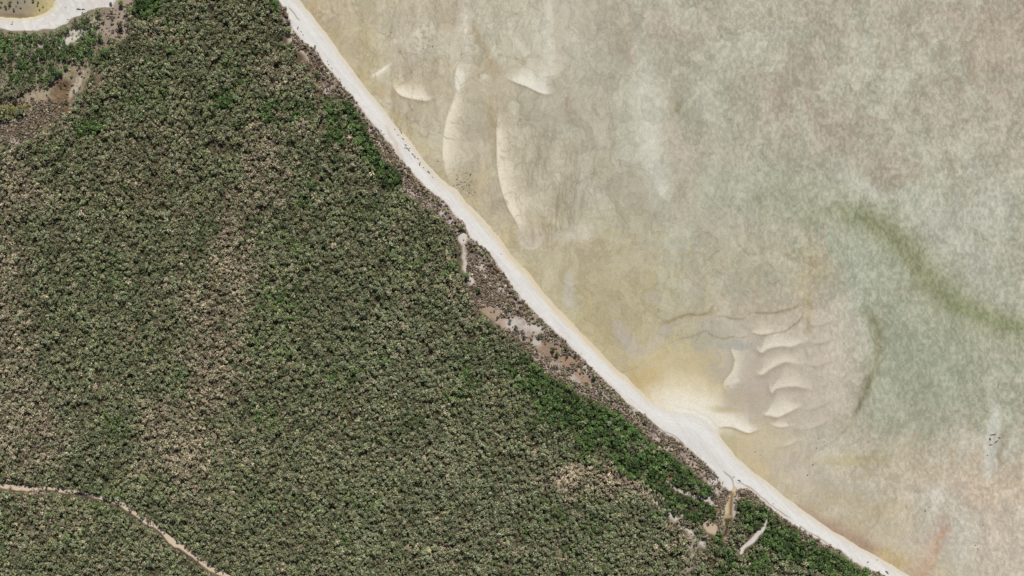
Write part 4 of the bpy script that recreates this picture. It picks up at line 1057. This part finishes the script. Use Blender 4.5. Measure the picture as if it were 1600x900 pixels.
nt.links.new(nb.outputs["Fac"], rp.inputs[0]); nt.links.new(rp.outputs[0], P.inputs["Base Color"])
STONES = [rough_stone(200 + k) for k in range(4)]
ROCKS = [(714,280,1.3),(714,273,1.0),(735,272,1.4),(729,276,.8),(731,280,1.2),(728,284,1.1),(735,284,.9),(726,284,.9),(709,290,1.1),(714,289,1.4),(717,288,1.2),(720,289,.8),(722,292,1.5),(724,295,1.3),
 (729,289,1.0),(733,289,1.3),(734,295,.9),(731,298,1.2),(733,301,1.3),(737,302,.8),(742,300,1.5),(728,270,.8),(716,277,.8),(725,279,.7),(739,305,.8),(745,314,1.0),(733,278,.7),(721,285,.7),(736,298,.8),(718,294,.8)]
for n_, (x, y, s) in enumerate(ROCKS):
    o = new_obj("rock", STONES[n_ % 4], m_rock, None, (x - 800, 450 - y, -.15)); o.scale = (s, s * rI.uniform(.6, 1), s); o.rotation_euler = (0, 0, rI.uniform(0, 6.28))
    put(o, "small dark rock, %s from left in the cluster off the beach bulge" % ordinal(1 + sorted(ROCKS).index((x, y, s))), "rock", "dark rocks in the shallows off the beach bulge")
for n_, (x, y, sx, sy, rz, lab) in enumerate([(1552,679,4.6,1.2,.1,"grey rock ledge on the pale shoal, top of the ring"),(1547,686,1.6,3.2,.5,"grey rock ledge on the pale shoal, left of the ring"),
        (1557,690,3.4,1.3,.6,"grey rock ledge on the pale shoal, lower right of ring"),(1548,695,3.2,1.0,0,"grey rock ledge on the pale shoal, foot of ring"),(1562,684,2.4,1.2,-.3,"small brown rock right of the ring on the pale shoal"),
        (1543,711,1.2,.8,0,"lone small rock below the ring on the pale shoal")]):
    o = new_obj("rock", STONES[n_ % 4], m_rock, None, (x - 800, 450 - y, -.45)); o.scale = (sx, sy, .55); o.rotation_euler = (0, 0, rz); put(o, lab, "rock")
for (x, y, s) in [(684,252,1.2),(611,50,.9),(676,72,1.2),(668,70,.8),(625,80,1.0),(661,75,.9),(643,112,.8),(1180,706,1.1),(1188,711,.9),(1276,700,1.2),(1288,690,1.0),(1279,685,.9),(1270,726,1.4),(1262,742,1.4),(1536,820,1.0),(1524,852,1.2),(1528,858,1.0),(1446,798,1.3),(1452,792,1.0)]:
    o = new_obj("rock", STONES[int(x) % 4], m_rock, None, (x - 800, 450 - y, -.3)); o.scale = (s, s * .8, s); o.rotation_euler = (0, 0, rI.uniform(0, 6.28))
    put(o, "lone dark rock on the sandy flat, %s" % pct(x, y), "rock", "lone rocks on the sandy flat")

def log_mesh(seed):
    r = np.random.default_rng(seed); p = [(-.5, 0, .12)]
    for k in range(3): p.append((-.5 + (k+1)/3, r.uniform(-.06, .06), .12))
    S = [prism(p[k], p[k+1], .1 - .02*k, .08 - .02*k, 6) for k in range(3)]
    S.append(prism(p[1], (p[1][0] + .25, .28, .2), .05, .02, 4)); S.append(prism(p[2], (p[2][0] + .15, -.22, .18), .04, .015, 4))
    S = np.concatenate(S); me = quick_mesh("driftwood_log", S.reshape(-1, 3), np.arange(len(S) * 4, dtype=np.int32).reshape(-1, 4)); return me
m_drift, nt, P = mat_base("driftwood", .85, .1); P.inputs["Base Color"].default_value = (.075, .06, .05, 1)
nb = nt.nodes.new("ShaderNodeTexNoise"); nb.inputs["Scale"].default_value = 6; rp = nt.nodes.new("ShaderNodeValToRGB")
rp.color_ramp.elements[0].color = (.04,.03,.025,1); rp.color_ramp.elements[1].color = (.15,.12,.10,1)
nt.links.new(nb.outputs["Fac"], rp.inputs[0]); nt.links.new(rp.outputs[0], P.inputs["Base Color"])
LOGS = [log_mesh(300 + k) for k in range(3)]
# x, y, length, compass turn in degrees (0 = along the picture's x, counter clockwise)
DRIFT = [(466,44,4.5,75),(471,50,2.5,-30),(474,55,2.5,-50),(512,96,2.2,-60),(514,101,3,-40),(519,107,2.8,-60),(531,124,2.5,-60),(539,137,3.5,80),(545,144,2,-20),(548,150,2,30),
 (596,204,3,-30),(600,210,2.5,0),(617,202,2,10),(625,203,3,-50),(627,207,4,-60),(622,211,2.6,-20),(630,217,3.5,-30),(634,227,4,-50),(636,232,4,-20),(639,235,4,-45),(633,231,3,60),(640,232,3,30),(645,241,4,-30),(648,245,4,-60),
 (653,248,3,-40),(656,255,4.5,80),(656,258,3,60),(662,262,2.5,-20),(670,269,5,-40),(676,277,2,0),(20,35,2.6,70),(19,38,3,5),(124,15,6,-10),(131,15,5,5),(103,12,2,80),(107,31,2.4,-20),
 (1131,763,5,75),(1129,754,4,75),(1121,756,5,55),(1121,749,3,-80),(1146,745,3,0),(1155,751,5,-25),(1152,768,3.6,60),(1208,787,2,-40),(1243,823,2,0),(1356,878,4,35),(1386,894,6,-42),(1370,875,2,0),(783,397,2,0),(884,531,1.6,0),(908,553,1.6,0),
 (838,492,1.6,0),(873,525,1.6,20),(1062,698,2,-30),(730,366,2,-30),(724,350,3,-40),(727,354,2.6,-40)]
for n_, (x, y, L_, a) in enumerate(DRIFT):
    o = new_obj("driftwood_log", LOGS[n_ % 3], m_drift, None, (x - 800, 450 - y, float(sample(H, np.array([x]), np.array([y]))[0])))
    o.scale = (L_ * 1.1, max(L_, 2.8) * 1.5, max(L_, 2.5)); o.rotation_euler = (0, 0, math.radians(a))
    put(o, "dark driftwood log on the white beach sand, %s" % pct(x, y), "driftwood", "driftwood logs on the beach")

untwin()
